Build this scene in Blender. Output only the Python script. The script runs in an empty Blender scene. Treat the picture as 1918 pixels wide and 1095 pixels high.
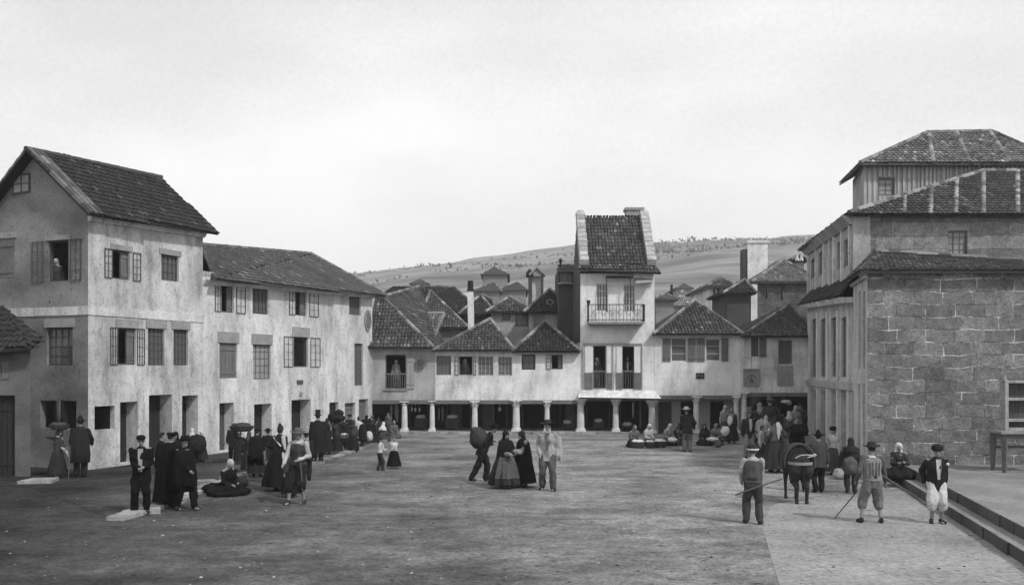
import bpy, math, random
from mathutils import Vector, Matrix, noise
random.seed(7)
sc = bpy.context.scene
C = sc.collection
R = math.radians
F, HC, CX, HY = 1700.0, 3.2, 959.0, 690.0      # focal length in photo pixels, eye height, principal column, horizon row

# ------------------------------------------------------------------ camera
cam_d = bpy.data.cameras.new('camera'); cam = bpy.data.objects.new('camera', cam_d); C.objects.link(cam)
cam.location = (0, 0, HC); cam.rotation_euler = (R(90), 0, 0)
cam_d.sensor_width = 36; cam_d.lens = 36*F/1918; cam_d.shift_y = (HY-547.5)/1918
cam_d.clip_start = .1; cam_d.clip_end = 6000
sc.camera = cam

# ------------------------------------------------------------------ sky, sun, exposure
SUN_EL, SUN_AZ = 46, 46          # azimuth: degrees to the right of straight behind the camera
w = bpy.data.worlds.new('World'); sc.world = w; w.use_nodes = True
nt = w.node_tree; nt.nodes.clear()
def N(nt, t, **k):
    n = nt.nodes.new(t)
    for a, b in k.items(): setattr(n, a, b)
    return n
def world():
    L = nt.links.new
    out = N(nt, 'ShaderNodeOutputWorld'); bg = N(nt, 'ShaderNodeBackground'); bg.inputs[1].default_value = 0.12
    sky = N(nt, 'ShaderNodeTexSky'); sky.sky_type = 'NISHITA'; sky.sun_disc = False
    sky.sun_elevation = R(SUN_EL); sky.sun_rotation = R(180-SUN_AZ); sky.air_density = 1.0; sky.dust_density = 3.0
    bw = N(nt, 'ShaderNodeRGBToBW'); L(sky.outputs[0], bw.inputs[0])
    tc = N(nt, 'ShaderNodeTexCoord')
    mp = N(nt, 'ShaderNodeMapping'); mp.inputs['Scale'].default_value = (1.2, 1.2, 3.2)
    L(tc.outputs['Generated'], mp.inputs[0])
    n1 = N(nt, 'ShaderNodeTexNoise'); n1.inputs['Scale'].default_value = 1.7; n1.inputs['Detail'].default_value = 4; n1.inputs['Roughness'].default_value = .45
    n2 = N(nt, 'ShaderNodeTexNoise'); n2.inputs['Scale'].default_value = 260; n2.inputs['Detail'].default_value = 2
    L(mp.outputs[0], n1.inputs[0]); L(tc.outputs['Generated'], n2.inputs[0])
    mr = N(nt, 'ShaderNodeMapRange'); mr.inputs[1].default_value = .36; mr.inputs[2].default_value = .62
    mr.inputs[3].default_value = 7.9; mr.inputs[4].default_value = 10.6
    L(n1.outputs[0], mr.inputs[0])
    m2 = N(nt, 'ShaderNodeMapRange'); m2.inputs[3].default_value = .90; m2.inputs[4].default_value = 1.10; L(n2.outputs[0], m2.inputs[0])
    mul = N(nt, 'ShaderNodeMath', operation='MULTIPLY'); L(mr.outputs[0], mul.inputs[0]); L(m2.outputs[0], mul.inputs[1])
    mix = N(nt, 'ShaderNodeMix'); mix.data_type = 'FLOAT'; mix.inputs[0].default_value = .88
    sp = N(nt, 'ShaderNodeSeparateXYZ'); L(tc.outputs['Generated'], sp.inputs[0])      # thinner, brighter overcast low down, heavier cloud higher up
    m3 = N(nt, 'ShaderNodeMapRange'); m3.interpolation_type = 'SMOOTHSTEP'; m3.inputs[1].default_value = .02; m3.inputs[2].default_value = .42; m3.inputs[3].default_value = 1.12; m3.inputs[4].default_value = .84; L(sp.outputs[2], m3.inputs[0])
    ml = N(nt, 'ShaderNodeMath', operation='MULTIPLY'); L(mul.outputs[0], ml.inputs[0]); L(m3.outputs[0], ml.inputs[1]); mul = ml
    L(bw.outputs[0], mix.inputs[2]); L(mul.outputs[0], mix.inputs[3])
    L(mix.outputs[0], bg.inputs[0]); L(bg.outputs[0], out.inputs[0])
world()
sd = bpy.data.lights.new('sun', 'SUN'); sd.energy = 2.7; sd.angle = R(3.5); sd.color = (1, .995, .99)
sun = bpy.data.objects.new('sun', sd); C.objects.link(sun)
sv = Vector((math.sin(R(SUN_AZ))*math.cos(R(SUN_EL)), -math.cos(R(SUN_AZ))*math.cos(R(SUN_EL)), math.sin(R(SUN_EL))))
sun.rotation_euler = sv.to_track_quat('Z', 'Y').to_euler()
vs = sc.view_settings; vs.view_transform = 'Standard'; vs.look = 'None'; vs.exposure = .16; vs.gamma = 1; vs.use_curve_mapping = False

# ------------------------------------------------------------------ materials (all grey: the picture is monochrome)
_mc = {}
def mat(name, base, var=.25, scale=1.2, specks=0.0, sscale=9., rough=.9, bump=.3, tone=False, fine=.25, fscale=30., spec=.2, streak=None, light=0.0, grain=0.12, streaks=0.0):
    if name in _mc: return _mc[name]
    m = bpy.data.materials.new(name); _mc[name] = m; m.use_nodes = True
    t = m.node_tree; L = t.links.new; b = t.nodes['Principled BSDF']
    tc = N(t, 'ShaderNodeTexCoord'); src = tc.outputs['Object']
    if streak:
        mp = N(t, 'ShaderNodeMapping'); mp.inputs['Scale'].default_value = streak; L(src, mp.inputs[0]); s2 = mp.outputs[0]
    else: s2 = src
    def noi(sc_, det, s, ro=.6):
        n = N(t, 'ShaderNodeTexNoise'); n.inputs['Scale'].default_value = sc_; n.inputs['Detail'].default_value = det; n.inputs['Roughness'].default_value = ro
        L(s, n.inputs[0]); return n.outputs[0]
    def rng(x, a, b_, c, d):
        r_ = N(t, 'ShaderNodeMapRange'); L(x, r_.inputs[0])
        for i, q in enumerate((a, b_, c, d)): r_.inputs[i+1].default_value = q
        return r_.outputs[0]
    def mth(op, x, y):
        q = N(t, 'ShaderNodeMath', operation=op)
        for i, z in enumerate((x, y)):
            if isinstance(z, (int, float)): q.inputs[i].default_value = z
            else: L(z, q.inputs[i])
        return q.outputs[0]
    big = noi(scale, 5, s2); fi = noi(fscale, 4, s2, .7)
    c = mth('MULTIPLY', rng(big, .3, .7, 1-var, 1+var), rng(fi, .3, .7, 1-fine, 1+fine))
    if grain:
        g = N(t, 'ShaderNodeTexNoise'); g.inputs['Scale'].default_value = 70; g.inputs['Detail'].default_value = 2; L(src, g.inputs[0])
        c = mth('MULTIPLY', c, rng(g.outputs[0], .3, .7, 1-grain, 1+grain))
    c = mth('MULTIPLY', c, base)
    if specks:
        sp = noi(sscale*1.4, 4, src, .8); c = mth('MULTIPLY', c, rng(sp, .56, .66, 1, 1-specks))
        sp2 = noi(sscale*2.7, 2, src, .6); c = mth('MULTIPLY', c, rng(sp2, .66, .70, 1, 1-specks*.8))
    if streaks:      # rain streaks and damp runs down the plaster
        mq = N(t, 'ShaderNodeMapping'); mq.inputs['Scale'].default_value = (1.9, 1.9, .45); L(src, mq.inputs[0])
        c = mth('MULTIPLY', c, rng(noi(1.0, 6, mq.outputs[0], .7), .47, .68, 1, 1-streaks)); c = mth('MULTIPLY', c, rng(noi(3.2, 6, src, .75), .52, .64, 1, 1-streaks*.5))
    if light:
        sp = noi(sscale*1.3, 3, s2, .7); c = mth('ADD', c, rng(sp, .62, .72, 0, light))
    if tone:
        a = N(t, 'ShaderNodeAttribute', attribute_name='tone'); c = mth('MULTIPLY', c, a.outputs['Fac'])
    L(c, b.inputs['Base Color'])
    b.inputs['Roughness'].default_value = rough; b.inputs['Specular IOR Level'].default_value = spec
    if bump:
        bp = N(t, 'ShaderNodeBump'); bp.inputs['Strength'].default_value = bump; bp.inputs['Distance'].default_value = .03
        L(mth('ADD', fi, mth('MULTIPLY', big, 1.5)), bp.inputs['Height']); L(bp.outputs[0], b.inputs['Normal'])
    return m

def mat_blocks(name, c1, c2, mortar, bw=.95, rh=.36, ms=.018, var=.2):
    m = bpy.data.materials.new(name); m.use_nodes = True
    t = m.node_tree; L = t.links.new; b = t.nodes['Principled BSDF']
    uv = N(t, 'ShaderNodeUVMap'); uv.uv_map = 'UVMap'
    dn = N(t, 'ShaderNodeTexNoise'); dn.inputs['Scale'].default_value = 1.1; dn.inputs['Detail'].default_value = 3; L(uv.outputs[0], dn.inputs[0])
    sub = N(t, 'ShaderNodeVectorMath', operation='SUBTRACT'); sub.inputs[1].default_value = (.5, .5, .5); L(dn.outputs['Color'], sub.inputs[0])
    scl = N(t, 'ShaderNodeVectorMath', operation='SCALE'); scl.inputs['Scale'].default_value = .20; L(sub.outputs[0], scl.inputs[0])
    ad = N(t, 'ShaderNodeVectorMath', operation='ADD'); L(uv.outputs[0], ad.inputs[0]); L(scl.outputs[0], ad.inputs[1])
    br = N(t, 'ShaderNodeTexBrick'); L(ad.outputs[0], br.inputs[0]); br.inputs['Scale'].default_value = 1
    br.inputs['Brick Width'].default_value = bw; br.inputs['Row Height'].default_value = rh; br.inputs['Mortar Size'].default_value = ms
    br.inputs['Mortar Smooth'].default_value = .3; br.offset = .42; br.squash = 1.25; br.squash_frequency = 3
    br.inputs['Color1'].default_value = (c1,)*3+(1,); br.inputs['Color2'].default_value = (c2,)*3+(1,); br.inputs['Mortar'].default_value = (0, 0, 0, 1)
    bwn = N(t, 'ShaderNodeRGBToBW'); L(br.outputs[0], bwn.inputs[0])
    def noi(sc_, det=4):
        n = N(t, 'ShaderNodeTexNoise'); n.inputs['Scale'].default_value = sc_; n.inputs['Detail'].default_value = det; n.inputs['Roughness'].default_value = .68; L(uv.outputs[0], n.inputs[0]); return n.outputs[0]
    def rng(x, a, b_, c, d):
        r_ = N(t, 'ShaderNodeMapRange'); L(x, r_.inputs[0])
        for i, q in enumerate((a, b_, c, d)): r_.inputs[i+1].default_value = q
        return r_.outputs[0]
    def mth(op, x, y):
        q = N(t, 'ShaderNodeMath', operation=op)
        for i, z in enumerate((x, y)):
            if isinstance(z, (int, float)): q.inputs[i].default_value = z
            else: L(z, q.inputs[i])
        return q.outputs[0]
    mo = rng(noi(1.3, 5), .46, .62, c1*.6, mortar)                 # pale fresh pointing in places, dark joints elsewhere
    mx = N(t, 'ShaderNodeMix'); mx.data_type = 'FLOAT'; L(br.outputs['Fac'], mx.inputs[0]); L(bwn.outputs[0], mx.inputs[2]); L(mo, mx.inputs[3])
    c = mth('MULTIPLY', mx.outputs[0], rng(noi(.55), .3, .7, 1-var, 1+var)); c = mth('MULTIPLY', c, rng(noi(3.5, 5), .3, .7, .68, 1.35))
    c = mth('MULTIPLY', c, rng(noi(14), .3, .7, .72, 1.28)); c = mth('MULTIPLY', c, rng(noi(60, 2), .3, .7, .85, 1.15))
    L(c, b.inputs['Base Color']); b.inputs['Roughness'].default_value = .92; b.inputs['Specular IOR Level'].default_value = .15
    bp = N(t, 'ShaderNodeBump'); bp.inputs['Strength'].default_value = .5; bp.inputs['Distance'].default_value = .03
    L(mth('SUBTRACT', noi(14), br.outputs['Fac']), bp.inputs['Height']); L(bp.outputs[0], b.inputs['Normal'])
    return m

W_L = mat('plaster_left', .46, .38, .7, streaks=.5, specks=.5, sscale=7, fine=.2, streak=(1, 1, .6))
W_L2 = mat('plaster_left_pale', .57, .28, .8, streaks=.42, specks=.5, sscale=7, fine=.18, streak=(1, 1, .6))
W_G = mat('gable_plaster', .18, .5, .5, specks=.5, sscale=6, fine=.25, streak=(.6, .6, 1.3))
W_C = mat('plaster_centre', .62, .26, .9, streaks=.4, specks=.5, sscale=6, fine=.15)
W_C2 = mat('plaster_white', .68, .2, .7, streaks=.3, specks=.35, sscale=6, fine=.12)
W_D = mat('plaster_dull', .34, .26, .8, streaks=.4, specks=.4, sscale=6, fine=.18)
W_DK = mat('dark_render_and_shade', .06, .3, .8, specks=.3, fine=.3)
W_E = mat('plaster_right', .44, .26, .7, streaks=.35, specks=.45, sscale=5, fine=.18, streak=(1, 1, .5))
W_S = mat_blocks('granite_blocks', .105, .18, .55, .84, .36, .013, .35)
W_S2 = mat_blocks('granite_courses', .13, .22, .10, 1.3, .45, .010, .25)
STONE = mat('carved_stone', .55, .15, 3, specks=.45, sscale=12, fine=.2)
STONE_D = mat('lintel_stone', .26, .2, 3, specks=.4, fine=.2)
TILE = mat('roof_tiles', .055, .35, .9, tone=True, fine=.3, light=.05, sscale=5)
TILE_D = mat('dark_roof_tiles', .025, .3, .9, tone=True, fine=.3, light=.02)
TILE_M = mat('weathered_hazy_tiles', .13, .3, .9, tone=True, fine=.3, light=.08, sscale=5)  # lighter tone also carries the haze on the upper right roofs
CAP = mat('mortared_ridge_tiles', .17, .35, 2, fine=.3, light=.12, tone=True)
SHUT = mat('grey_shutter_paint', .13, .2, 2, fine=.25)
SHUT_L = mat('pale_shutter_paint', .27, .2, 2, fine=.2)
FR = mat('dark_window_frame', .06, .2, 3)
FR_W = mat('white_window_frame', .55, .15, 3)
DOORM = mat('dark_door_wood', .022, .3, 2, streak=(6, 6, .5))
DOORG = mat('grey_door_wood', .07, .3, 2, streak=(6, 6, .5))
IRON = mat('black_iron', .02, .2, 5, bump=0)
BOARD = mat('pale_weathered_boards', .34, .35, 3, streak=(5, 5, .4), fine=.3)
DARKIN = mat('dark_interior', .012, .3, 2, bump=0)  # near-black paint for the unlit depth behind windows and doorways
SHOP = mat('shaded_shop_wall', .03, .5, 1.2, bump=0)  # arcade's deep shade put into the colour of back walls and ceiling
LINEN = mat('white_linen', .68, .15, 5, fine=.15)
CURT = mat('white_curtain', .62, .12, 4)
WICK = mat('wicker', .20, .3, 14, fine=.4)
WICKD = mat('dark_wicker', .05, .3, 14, fine=.4)
WOOD = mat('table_wood', .10, .3, 3, streak=(1, 8, 8))
KERB = mat('pale_kerb_stone', .24, .4, 2.5, specks=.5, fine=.3, tone=True)
def glassmat(name, tr):
    m = bpy.data.materials.new(name); m.use_nodes = True; t = m.node_tree; b = t.nodes['Principled BSDF']
    b.inputs['Base Color'].default_value = (.095, .095, .095, 1); b.inputs['Roughness'].default_value = .25; b.inputs['Specular IOR Level'].default_value = .4
    if tr:
        o = t.nodes['Material Output']; mx = N(t, 'ShaderNodeMixShader'); tb = N(t, 'ShaderNodeBsdfTransparent'); mx.inputs[0].default_value = .25
        tb.inputs[0].default_value = (1, 1, 1, 1); mx.inputs[0].default_value = .03
        t.links.new(tb.outputs[0], mx.inputs[1]); t.links.new(b.outputs[0], mx.inputs[2]); t.links.new(mx.outputs[0], o.inputs[0])
    return m
GLASS = glassmat('dim_window_glass', 0); GLASS_T = glassmat('clear_casement_glass', 1)

# ------------------------------------------------------------------ mesh helpers
ROOTLOC = {}
def tag(o, label=None, cat=None, group=None, kind=None):
    if label: o['label'] = label
    if cat: o['category'] = cat
    if group: o['group'] = group
    if kind: o['kind'] = kind
    return o
def empty(name, loc, label, cat, group=None):
    o = bpy.data.objects.new(name, None); C.objects.link(o); o.location = loc; o.empty_display_size = .3
    ROOTLOC[o.name] = Vector(loc); return tag(o, label, cat, group)
def link(name, me, m, parent=None, loc=None):
    o = bpy.data.objects.new(name, me); C.objects.link(o)
    if m: me.materials.append(m)
    if parent is not None:
        o.parent = parent; off = ROOTLOC[parent.name]
        ROOTLOC[o.name] = off
    else:
        off = Vector(loc) if loc is not None else Vector((0, 0, 0)); o.location = off; ROOTLOC[o.name] = off
    if off.length > 0: me.transform(Matrix.Translation(-off))
    return o
class MB:
    def __init__(s): s.v = []; s.f = []; s.uv = []; s.t = []
    def poly(s, pts, uv=None, tone=1.0):
        n = len(s.v); s.v += [tuple(p) for p in pts]; s.f.append(tuple(range(n, n+len(pts)))); s.uv.append(uv or [(p[0], p[2]) for p in pts]); s.t.append(tone)
    def hexa(s, c, tone=1.0):      # c: 8 corners, bottom ring 0-3, top ring 4-7
        for q in ((0, 3, 2, 1), (4, 5, 6, 7), (0, 1, 5, 4), (1, 2, 6, 5), (2, 3, 7, 6), (3, 0, 4, 7)): s.poly([c[i] for i in q], tone=tone)
    def box(s, x0, x1, y0, y1, z0, z1, tone=1.0):
        s.hexa([(x0, y0, z0), (x1, y0, z0), (x1, y1, z0), (x0, y1, z0), (x0, y0, z1), (x1, y0, z1), (x1, y1, z1), (x0, y1, z1)], tone)
    def fb(s, fc, u0, u1, z0, z1, o0, o1, tone=1.0):
        if u1 < u0: u0, u1 = u1, u0
        s.hexa([fc.p(u0, z0, o0), fc.p(u1, z0, o0), fc.p(u1, z0, o1), fc.p(u0, z0, o1), fc.p(u0, z1, o0), fc.p(u1, z1, o0), fc.p(u1, z1, o1), fc.p(u0, z1, o1)], tone)
    def tube(s, a, b, r0, r1=None, n=8, tone=1.0):
        a = Vector(a); b = Vector(b); r1 = r0 if r1 is None else r1; d = (b-a).normalized(); q = d.to_track_quat('Z', 'Y')
        A = [a+q@Vector((math.cos(6.2832*i/n)*r0, math.sin(6.2832*i/n)*r0, 0)) for i in range(n)]
        B = [b+q@Vector((math.cos(6.2832*i/n)*r1, math.sin(6.2832*i/n)*r1, 0)) for i in range(n)]
        for i in range(n): j = (i+1) % n; s.poly([A[i], A[j], B[j], B[i]], tone=tone)
        s.poly(A[::-1], tone=tone); s.poly(B, tone=tone)
    def lathe(s, c, prof, n=14, sx=1, sy=1, tone=1.0):      # prof: (r, z)
        c = Vector(c); rings = [[c+Vector((math.cos(6.2832*i/n)*r*sx, math.sin(6.2832*i/n)*r*sy, z)) for i in range(n)] for r, z in prof]
        for A, B in zip(rings, rings[1:]):
            for i in range(n): j = (i+1) % n; s.poly([A[i], A[j], B[j], B[i]], tone=tone)
        s.poly(rings[0][::-1], tone=tone); s.poly(rings[-1], tone=tone)
    def build(s, name, m, parent=None, loc=None, smooth=False, weld=False):
        me = bpy.data.meshes.new(name); me.from_pydata(s.v, [], s.f)
        ul = me.uv_layers.new(name='UVMap'); flat = [c for u in s.uv for p in u for c in p]; ul.data.foreach_set('uv', flat)
        at = me.attributes.new('tone', 'FLOAT', 'FACE'); at.data.foreach_set('value', s.t)
        if smooth: me.polygons.foreach_set('use_smooth', [True]*len(me.polygons))
        if weld:
            import bmesh
            bm = bmesh.new(); bm.from_mesh(me); bmesh.ops.remove_doubles(bm, verts=bm.verts, dist=1e-4); bm.to_mesh(me); bm.free()
        return link(name, me, m, parent, loc)
def gpt(px, py, z=0.0):          # where the floor of height z is seen at that pixel
    Y = F*(HC-z)/(py-HY); return Vector(((px-CX)*Y/F, Y, z))
def ppt(px, py, Y): return Vector(((px-CX)*Y/F, Y, HC+(HY-py)*Y/F))
class Fac:
    def __init__(s, o, d, n): s.o = Vector((o[0], o[1])); s.d = Vector(d).normalized(); s.n = Vector(n).normalized()
    def p(s, u, z, out=0.0): q = s.o+s.d*u+s.n*out; return Vector((q.x, q.y, z))
    def uz(s, px, py, out=0.0):
        rx = (px-CX)/F; o = s.o+s.n*out; t = (o.x*s.n.x+o.y*s.n.y)/(rx*s.n.x+s.n.y)
        q = Vector((rx*t, t))-o; return q.dot(s.d), HC+(HY-py)/F*t
    def rect(s, r, floor=None, out=0.0):
        xm, ym = (r[0]+r[2])/2, (r[1]+r[3])/2; a = s.uz(r[0], ym, out)[0]; b = s.uz(r[2], ym, out)[0]
        z0 = s.uz(xm, r[3], out)[1] if floor is None else floor; return min(a, b), max(a, b), z0, s.uz(xm, r[1], out)[1]

def wall(root, fc, m, u0, u1, z0, zl, zr, holes, name='wall', peak=None, depth=.25):
    mb = MB(); top = lambda u: zl+(zr-zl)*(u-u0)/(u1-u0)
    us = sorted({u0, u1, *[min(max(h[i], u0), u1) for h in holes for i in (0, 1)]}); zs = sorted({z0, *[h[i] for h in holes for i in (2, 3)]})
    zs = [z for z in zs if z >= z0]+[None]
    for a, b in zip(us, us[1:]):
        if b-a < 1e-5: continue
        for c, d in zip(zs, zs[1:]):
            um = (a+b)/2; zm = (c+d)/2 if d is not None else c+.01
            if any(h[0] < um < h[1] and h[2] < zm < h[3] for h in holes): continue
            da, db = (top(a), top(b)) if d is None else (d, d)
            mb.poly([fc.p(a, c), fc.p(b, c), fc.p(b, db), fc.p(a, da)], uv=[(a, c), (b, c), (b, db), (a, da)])
    if peak: mb.poly([fc.p(u0, zl), fc.p(u1, zr), fc.p(peak[0], peak[1])], uv=[(u0, zl), (u1, zr), peak])
    for h in holes:
        a, b, c, d = h[:4]; k = h[4] if len(h) > 4 else depth
        A = lambda u, z, o: fc.p(u, z, o)
        mb.poly([A(a, c, 0), A(a, d, 0), A(a, d, -k), A(a, c, -k)], uv=[(a, c), (a, d), (a+k, d), (a+k, c)])
        mb.poly([A(b, c, 0), A(b, c, -k), A(b, d, -k), A(b, d, 0)], uv=[(b, c), (b+k, c), (b+k, d), (b, d)])
        mb.poly([A(a, d, 0), A(b, d, 0), A(b, d, -k), A(a, d, -k)], uv=[(a, d), (b, d), (b, d+k), (a, d+k)])
        mb.poly([A(a, c, 0), A(a, c, -k), A(b, c, -k), A(b, c, 0)], uv=[(a, c), (a, c+k), (b, c+k), (b, c)])
    return mb.build(name, m, root)

def frame_mb(fc, a, b, c, d, o, cols=2, rows=4, fw=.035, mw=.014, th=.04):
    mb = MB(); e = .003
    mb.fb(fc, a, a+fw, c, d, o, o+th); mb.fb(fc, b-fw, b, c, d, o, o+th)
    mb.fb(fc, a+fw, b-fw, c, c+fw, o, o+th-e); mb.fb(fc, a+fw, b-fw, d-fw, d, o, o+th-e)
    for i in range(1, cols):
        u = a+(b-a)*i/cols; wv = mw*(1.6 if cols > 2 and i == cols//2 else 1); mb.fb(fc, u-wv, u+wv, c+fw, d-fw, o+.004, o+th-.006)
    for i in range(1, rows):
        z = c+(d-c)*i/rows; mb.fb(fc, a+fw, b-fw, z-mw*.8, z+mw*.8, o+.007, o+th-.010)
    return mb
def planks_mb(fc, a, b, c, d, o, n=4, th=.04, braces=True):
    mb = MB(); w_ = (b-a)/n
    for i in range(n): mb.fb(fc, a+i*w_+.006, a+(i+1)*w_-.006, c, d, o, o+th-.003*(i % 2))
    mb.fb(fc, a, b, c+.003, d-.003, o-.01, o+.008)
    if braces:
        for z in (c+(d-c)*.15, c+(d-c)*.83): mb.fb(fc, a+.01, b-.01, z-.05, z+.05, o+th+.002, o+th+.022)
    return mb
def openings(root, fc, specs, frame=FR):
    """turn a list of measured openings into holes for the wall and parts on the house"""
    holes = []
    for kind, r, *o in specs:
        o = o[0] if o else {}; a, b, c, d = fc.rect(r, o.get('floor')); dep = o.get('depth', .22)
        if kind != 'blind': holes.append((a, b, c, d, dep))
        fm = o.get('frame', frame)
        if kind == 'case':
            wn = frame_mb(fc, a+.002, b-.002, c+.002, d-.002, -.12, o.get('cols', 4), o.get('rows', 4), o.get('fw', .05)).build('window', fm, root)
            g = MB(); g.fb(fc, a+.02, b-.02, c+.02, d-.02, -.115, -.107); g.build('pane', o.get('glass', GLASS), wn)
        elif kind == 'open':
            mb = MB(); e = .05
            mb.fb(fc, a+.002, a+e, c+.002, d-.002, -.16, -.08); mb.fb(fc, b-e, b-.002, c+.002, d-.002, -.16, -.08); mb.fb(fc, a+e, b-e, d-e, d-.002, -.16, -.082); mb.fb(fc, a+e, b-e, c+.002, c+e, -.16, -.082)
            wn = mb.build('window', fm, root)
            bk = MB(); bk.fb(fc, a-.3, b+.3, c-.3, d+.3, -1.3, -1.26); bk.build('room_darkness', DARKIN, wn)  # near-black sheet put in for the darkness of the unlit room
            for k, lr in enumerate(o.get('leaves', [])):
                la, lb, lc, ld = fc.rect(lr); mw = .018
                if lb-la < .28:          # leaf seen edge-on: folded out, half open
                    pass
                lf = frame_mb(fc, la, lb, c, d, .02, o.get('lc', 2), 4, .022, .009, .02).build('casement', FR, wn)
                g = MB(); g.fb(fc, la+.02, lb-.02, c+.02, d-.02, .03, .036); g.build('pane_glass', GLASS_T, wn)
            if o.get('half'):
                ha, hb = a+(b-a)*.58, b; planks_mb(fc, ha, hb-.03, c+.04, d-.04, -.13, 2).build('inner_shutter', SHUT, wn)
        elif kind == 'shut':
            planks_mb(fc, a+.004, b-.004, c+.004, d-.004, -o.get('inset', .10), o.get('n', 4)).build('shutter', o.get('mat', SHUT), root)
        elif kind == 'door':
            dr = planks_mb(fc, a+.004, b-.004, c+.004, d-.004, -dep+.02, o.get('n', 4)).build('door', o.get('mat', DOORM), root)
            h_ = MB(); h_.tube(fc.p(a+.12, c+1.0*(d-c)/2.1, -dep+.06), fc.p(a+.12, c+1.06*(d-c)/2.1+.1, -dep+.06), .02); h_.build('handle', IRON, dr)
        elif kind == 'hole':
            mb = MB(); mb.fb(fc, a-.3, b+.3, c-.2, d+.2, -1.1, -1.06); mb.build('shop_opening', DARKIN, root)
        if o.get('lintel'):
            hh = o['lintel']; mb = MB(); mb.fb(fc, a-.10, b+.10, d+.004, d+hh, -.05, .035); mb.build('lintel', o.get('lmat', STONE_D), root)
        if o.get('sill'): mb = MB(); mb.fb(fc, a-.08, b+.08, c-.07, c-.004, -.05, .07); mb.build('sill', STONE_D, root)
    return holes

# ------------------------------------------------------------------ tiled roofs
def inpoly(x, y, P):
    r = False
    for i in range(len(P)):
        x1, y1 = P[i]; x2, y2 = P[i-1]
        if (y1 > y) != (y2 > y) and x < (x2-x1)*(y-y1)/(y2-y1)+x1: r = not r
    return r
def tiles(mb, pts, tw=.165, tl=.27, jit=.018, contrast=.45):
    pts = [Vector(p) for p in pts]; n = Vector((0, 0, 0))
    for i in range(len(pts)): n += (pts[i]-pts[0]).cross(pts[(i+1) % len(pts)]-pts[0])
    n.normalize();
    if n.z < 0: n = -n
    dn = Vector((n.x, n.y, 0)); dn = (dn-n*dn.dot(n)).normalized(); cr = dn.cross(n).normalized(); o = pts[0]
    P = [((p-o).dot(cr), (p-o).dot(dn)) for p in pts]; x0, x1 = min(p[0] for p in P), max(p[0] for p in P); y0, y1 = min(p[1] for p in P), max(p[1] for p in P)
    nx = int((x1-x0)/tw)+2; ny = int((y1-y0)/tl)+2
    for j in range(ny):
        for i in range(nx):
            cx, cy = x0+(i+.5)*tw, y1-(j+.5)*tl
            if not inpoly(cx, cy, P): continue
            tone = max(.45, random.gauss(1, contrast*.42)); 
            if random.random() < .06*min(1, contrast*2): tone *= 2.2
            cx += random.uniform(-jit, jit); cy += random.uniform(-jit, jit); r = tw*.44
            sg = []
            for e, lift in ((-.53, .008), (.53, .03)):
                rr = r*(.9 if e < 0 else 1.06)
                sg.append([o+cr*(cx+math.cos(a)*rr)+dn*(cy+e*tl)+n*(lift+math.sin(a)*rr*.6) for a in (math.pi, 2.3562, 1.5708, .7854, 0)])
            for k in range(4): mb.poly([sg[0][k], sg[0][k+1], sg[1][k+1], sg[1][k]], tone=tone)
            mb.poly(sg[1], tone=tone*.4)
def caps(mb, a, b, r=.13, tl=.4):
    a, b = Vector(a), Vector(b); L_ = (b-a).length; d = (b-a)/L_; n = max(1, int(L_/tl)); up = Vector((0, 0, 1)); s = d.cross(up).normalized(); up = s.cross(d)
    for i in range(n):
        t0, t1 = i*L_/n-.02, (i+1)*L_/n+.02; r0, r1 = r*random.uniform(.85, .95), r*random.uniform(1.0, 1.12)
        A, B = [[a+d*t+s*math.cos(q)*rr+up*(math.sin(q)*rr*.9+.03) for q in (math.pi+.3, 2.3562, 1.5708, .7854, -.3)] for t, rr in ((t0, r0), (t1, r1))]
        tone = random.choice([.45, .6, .8, 1, 1.35])
        for k in range(4): mb.poly([A[k], A[k+1], B[k+1], B[k]], tone=tone)
        mb.poly(A[::-1], tone=tone); mb.poly(B, tone=tone)
def planar(sl):
    out = []
    for s in sl:
        s = [Vector(q) for q in s]
        if len(s) == 4:
            n = (s[1]-s[0]).cross(s[2]-s[0])
            if n.length > 1e-6 and abs((s[3]-s[0]).dot(n.normalized())) > .04: out += [[s[0], s[1], s[2]], [s[0], s[2], s[3]]]; continue
        out.append(s)
    return out
def roof(root, slopes, ridges, m=TILE, cm=CAP, name='roof', tw=.165, tl=.27, contrast=.45, th=.07, r=.10):
    mb = MB()
    for s in planar(slopes):
        s = [Vector(p) for p in s]
        mb.poly(s, tone=.5); lo = [p-Vector((0, 0, th)) for p in s]; mb.poly(lo[::-1], tone=.6)
        for i in range(len(s)): j = (i+1) % len(s); mb.poly([s[i], lo[i], lo[j], s[j]], tone=.6)
        tiles(mb, s, tw, tl, contrast=contrast)
    o = mb.build(name, m, root)
    if ridges:
        rb = MB()
        for a, b in ridges: caps(rb, a, b, r)
        rb.build('ridge_tiles', cm, o)
    return o
def shell(root, pts, z0, z1s, m, skip=()):
    """plain side and back walls between plan points"""
    mb = MB(); n = len(pts)
    for i in range(n):
        if i in skip: continue
        a, b = pts[i], pts[(i+1) % n]; za, zb = z1s[i], z1s[(i+1) % n]; L_ = (Vector(b[:2])-Vector(a[:2])).length
        mb.poly([(a[0], a[1], z0), (b[0], b[1], z0), (b[0], b[1], zb), (a[0], a[1], za)], uv=[(0, z0), (L_, z0), (L_, zb), (0, za)])
    return mb.build('side_wall', m, root)
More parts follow.
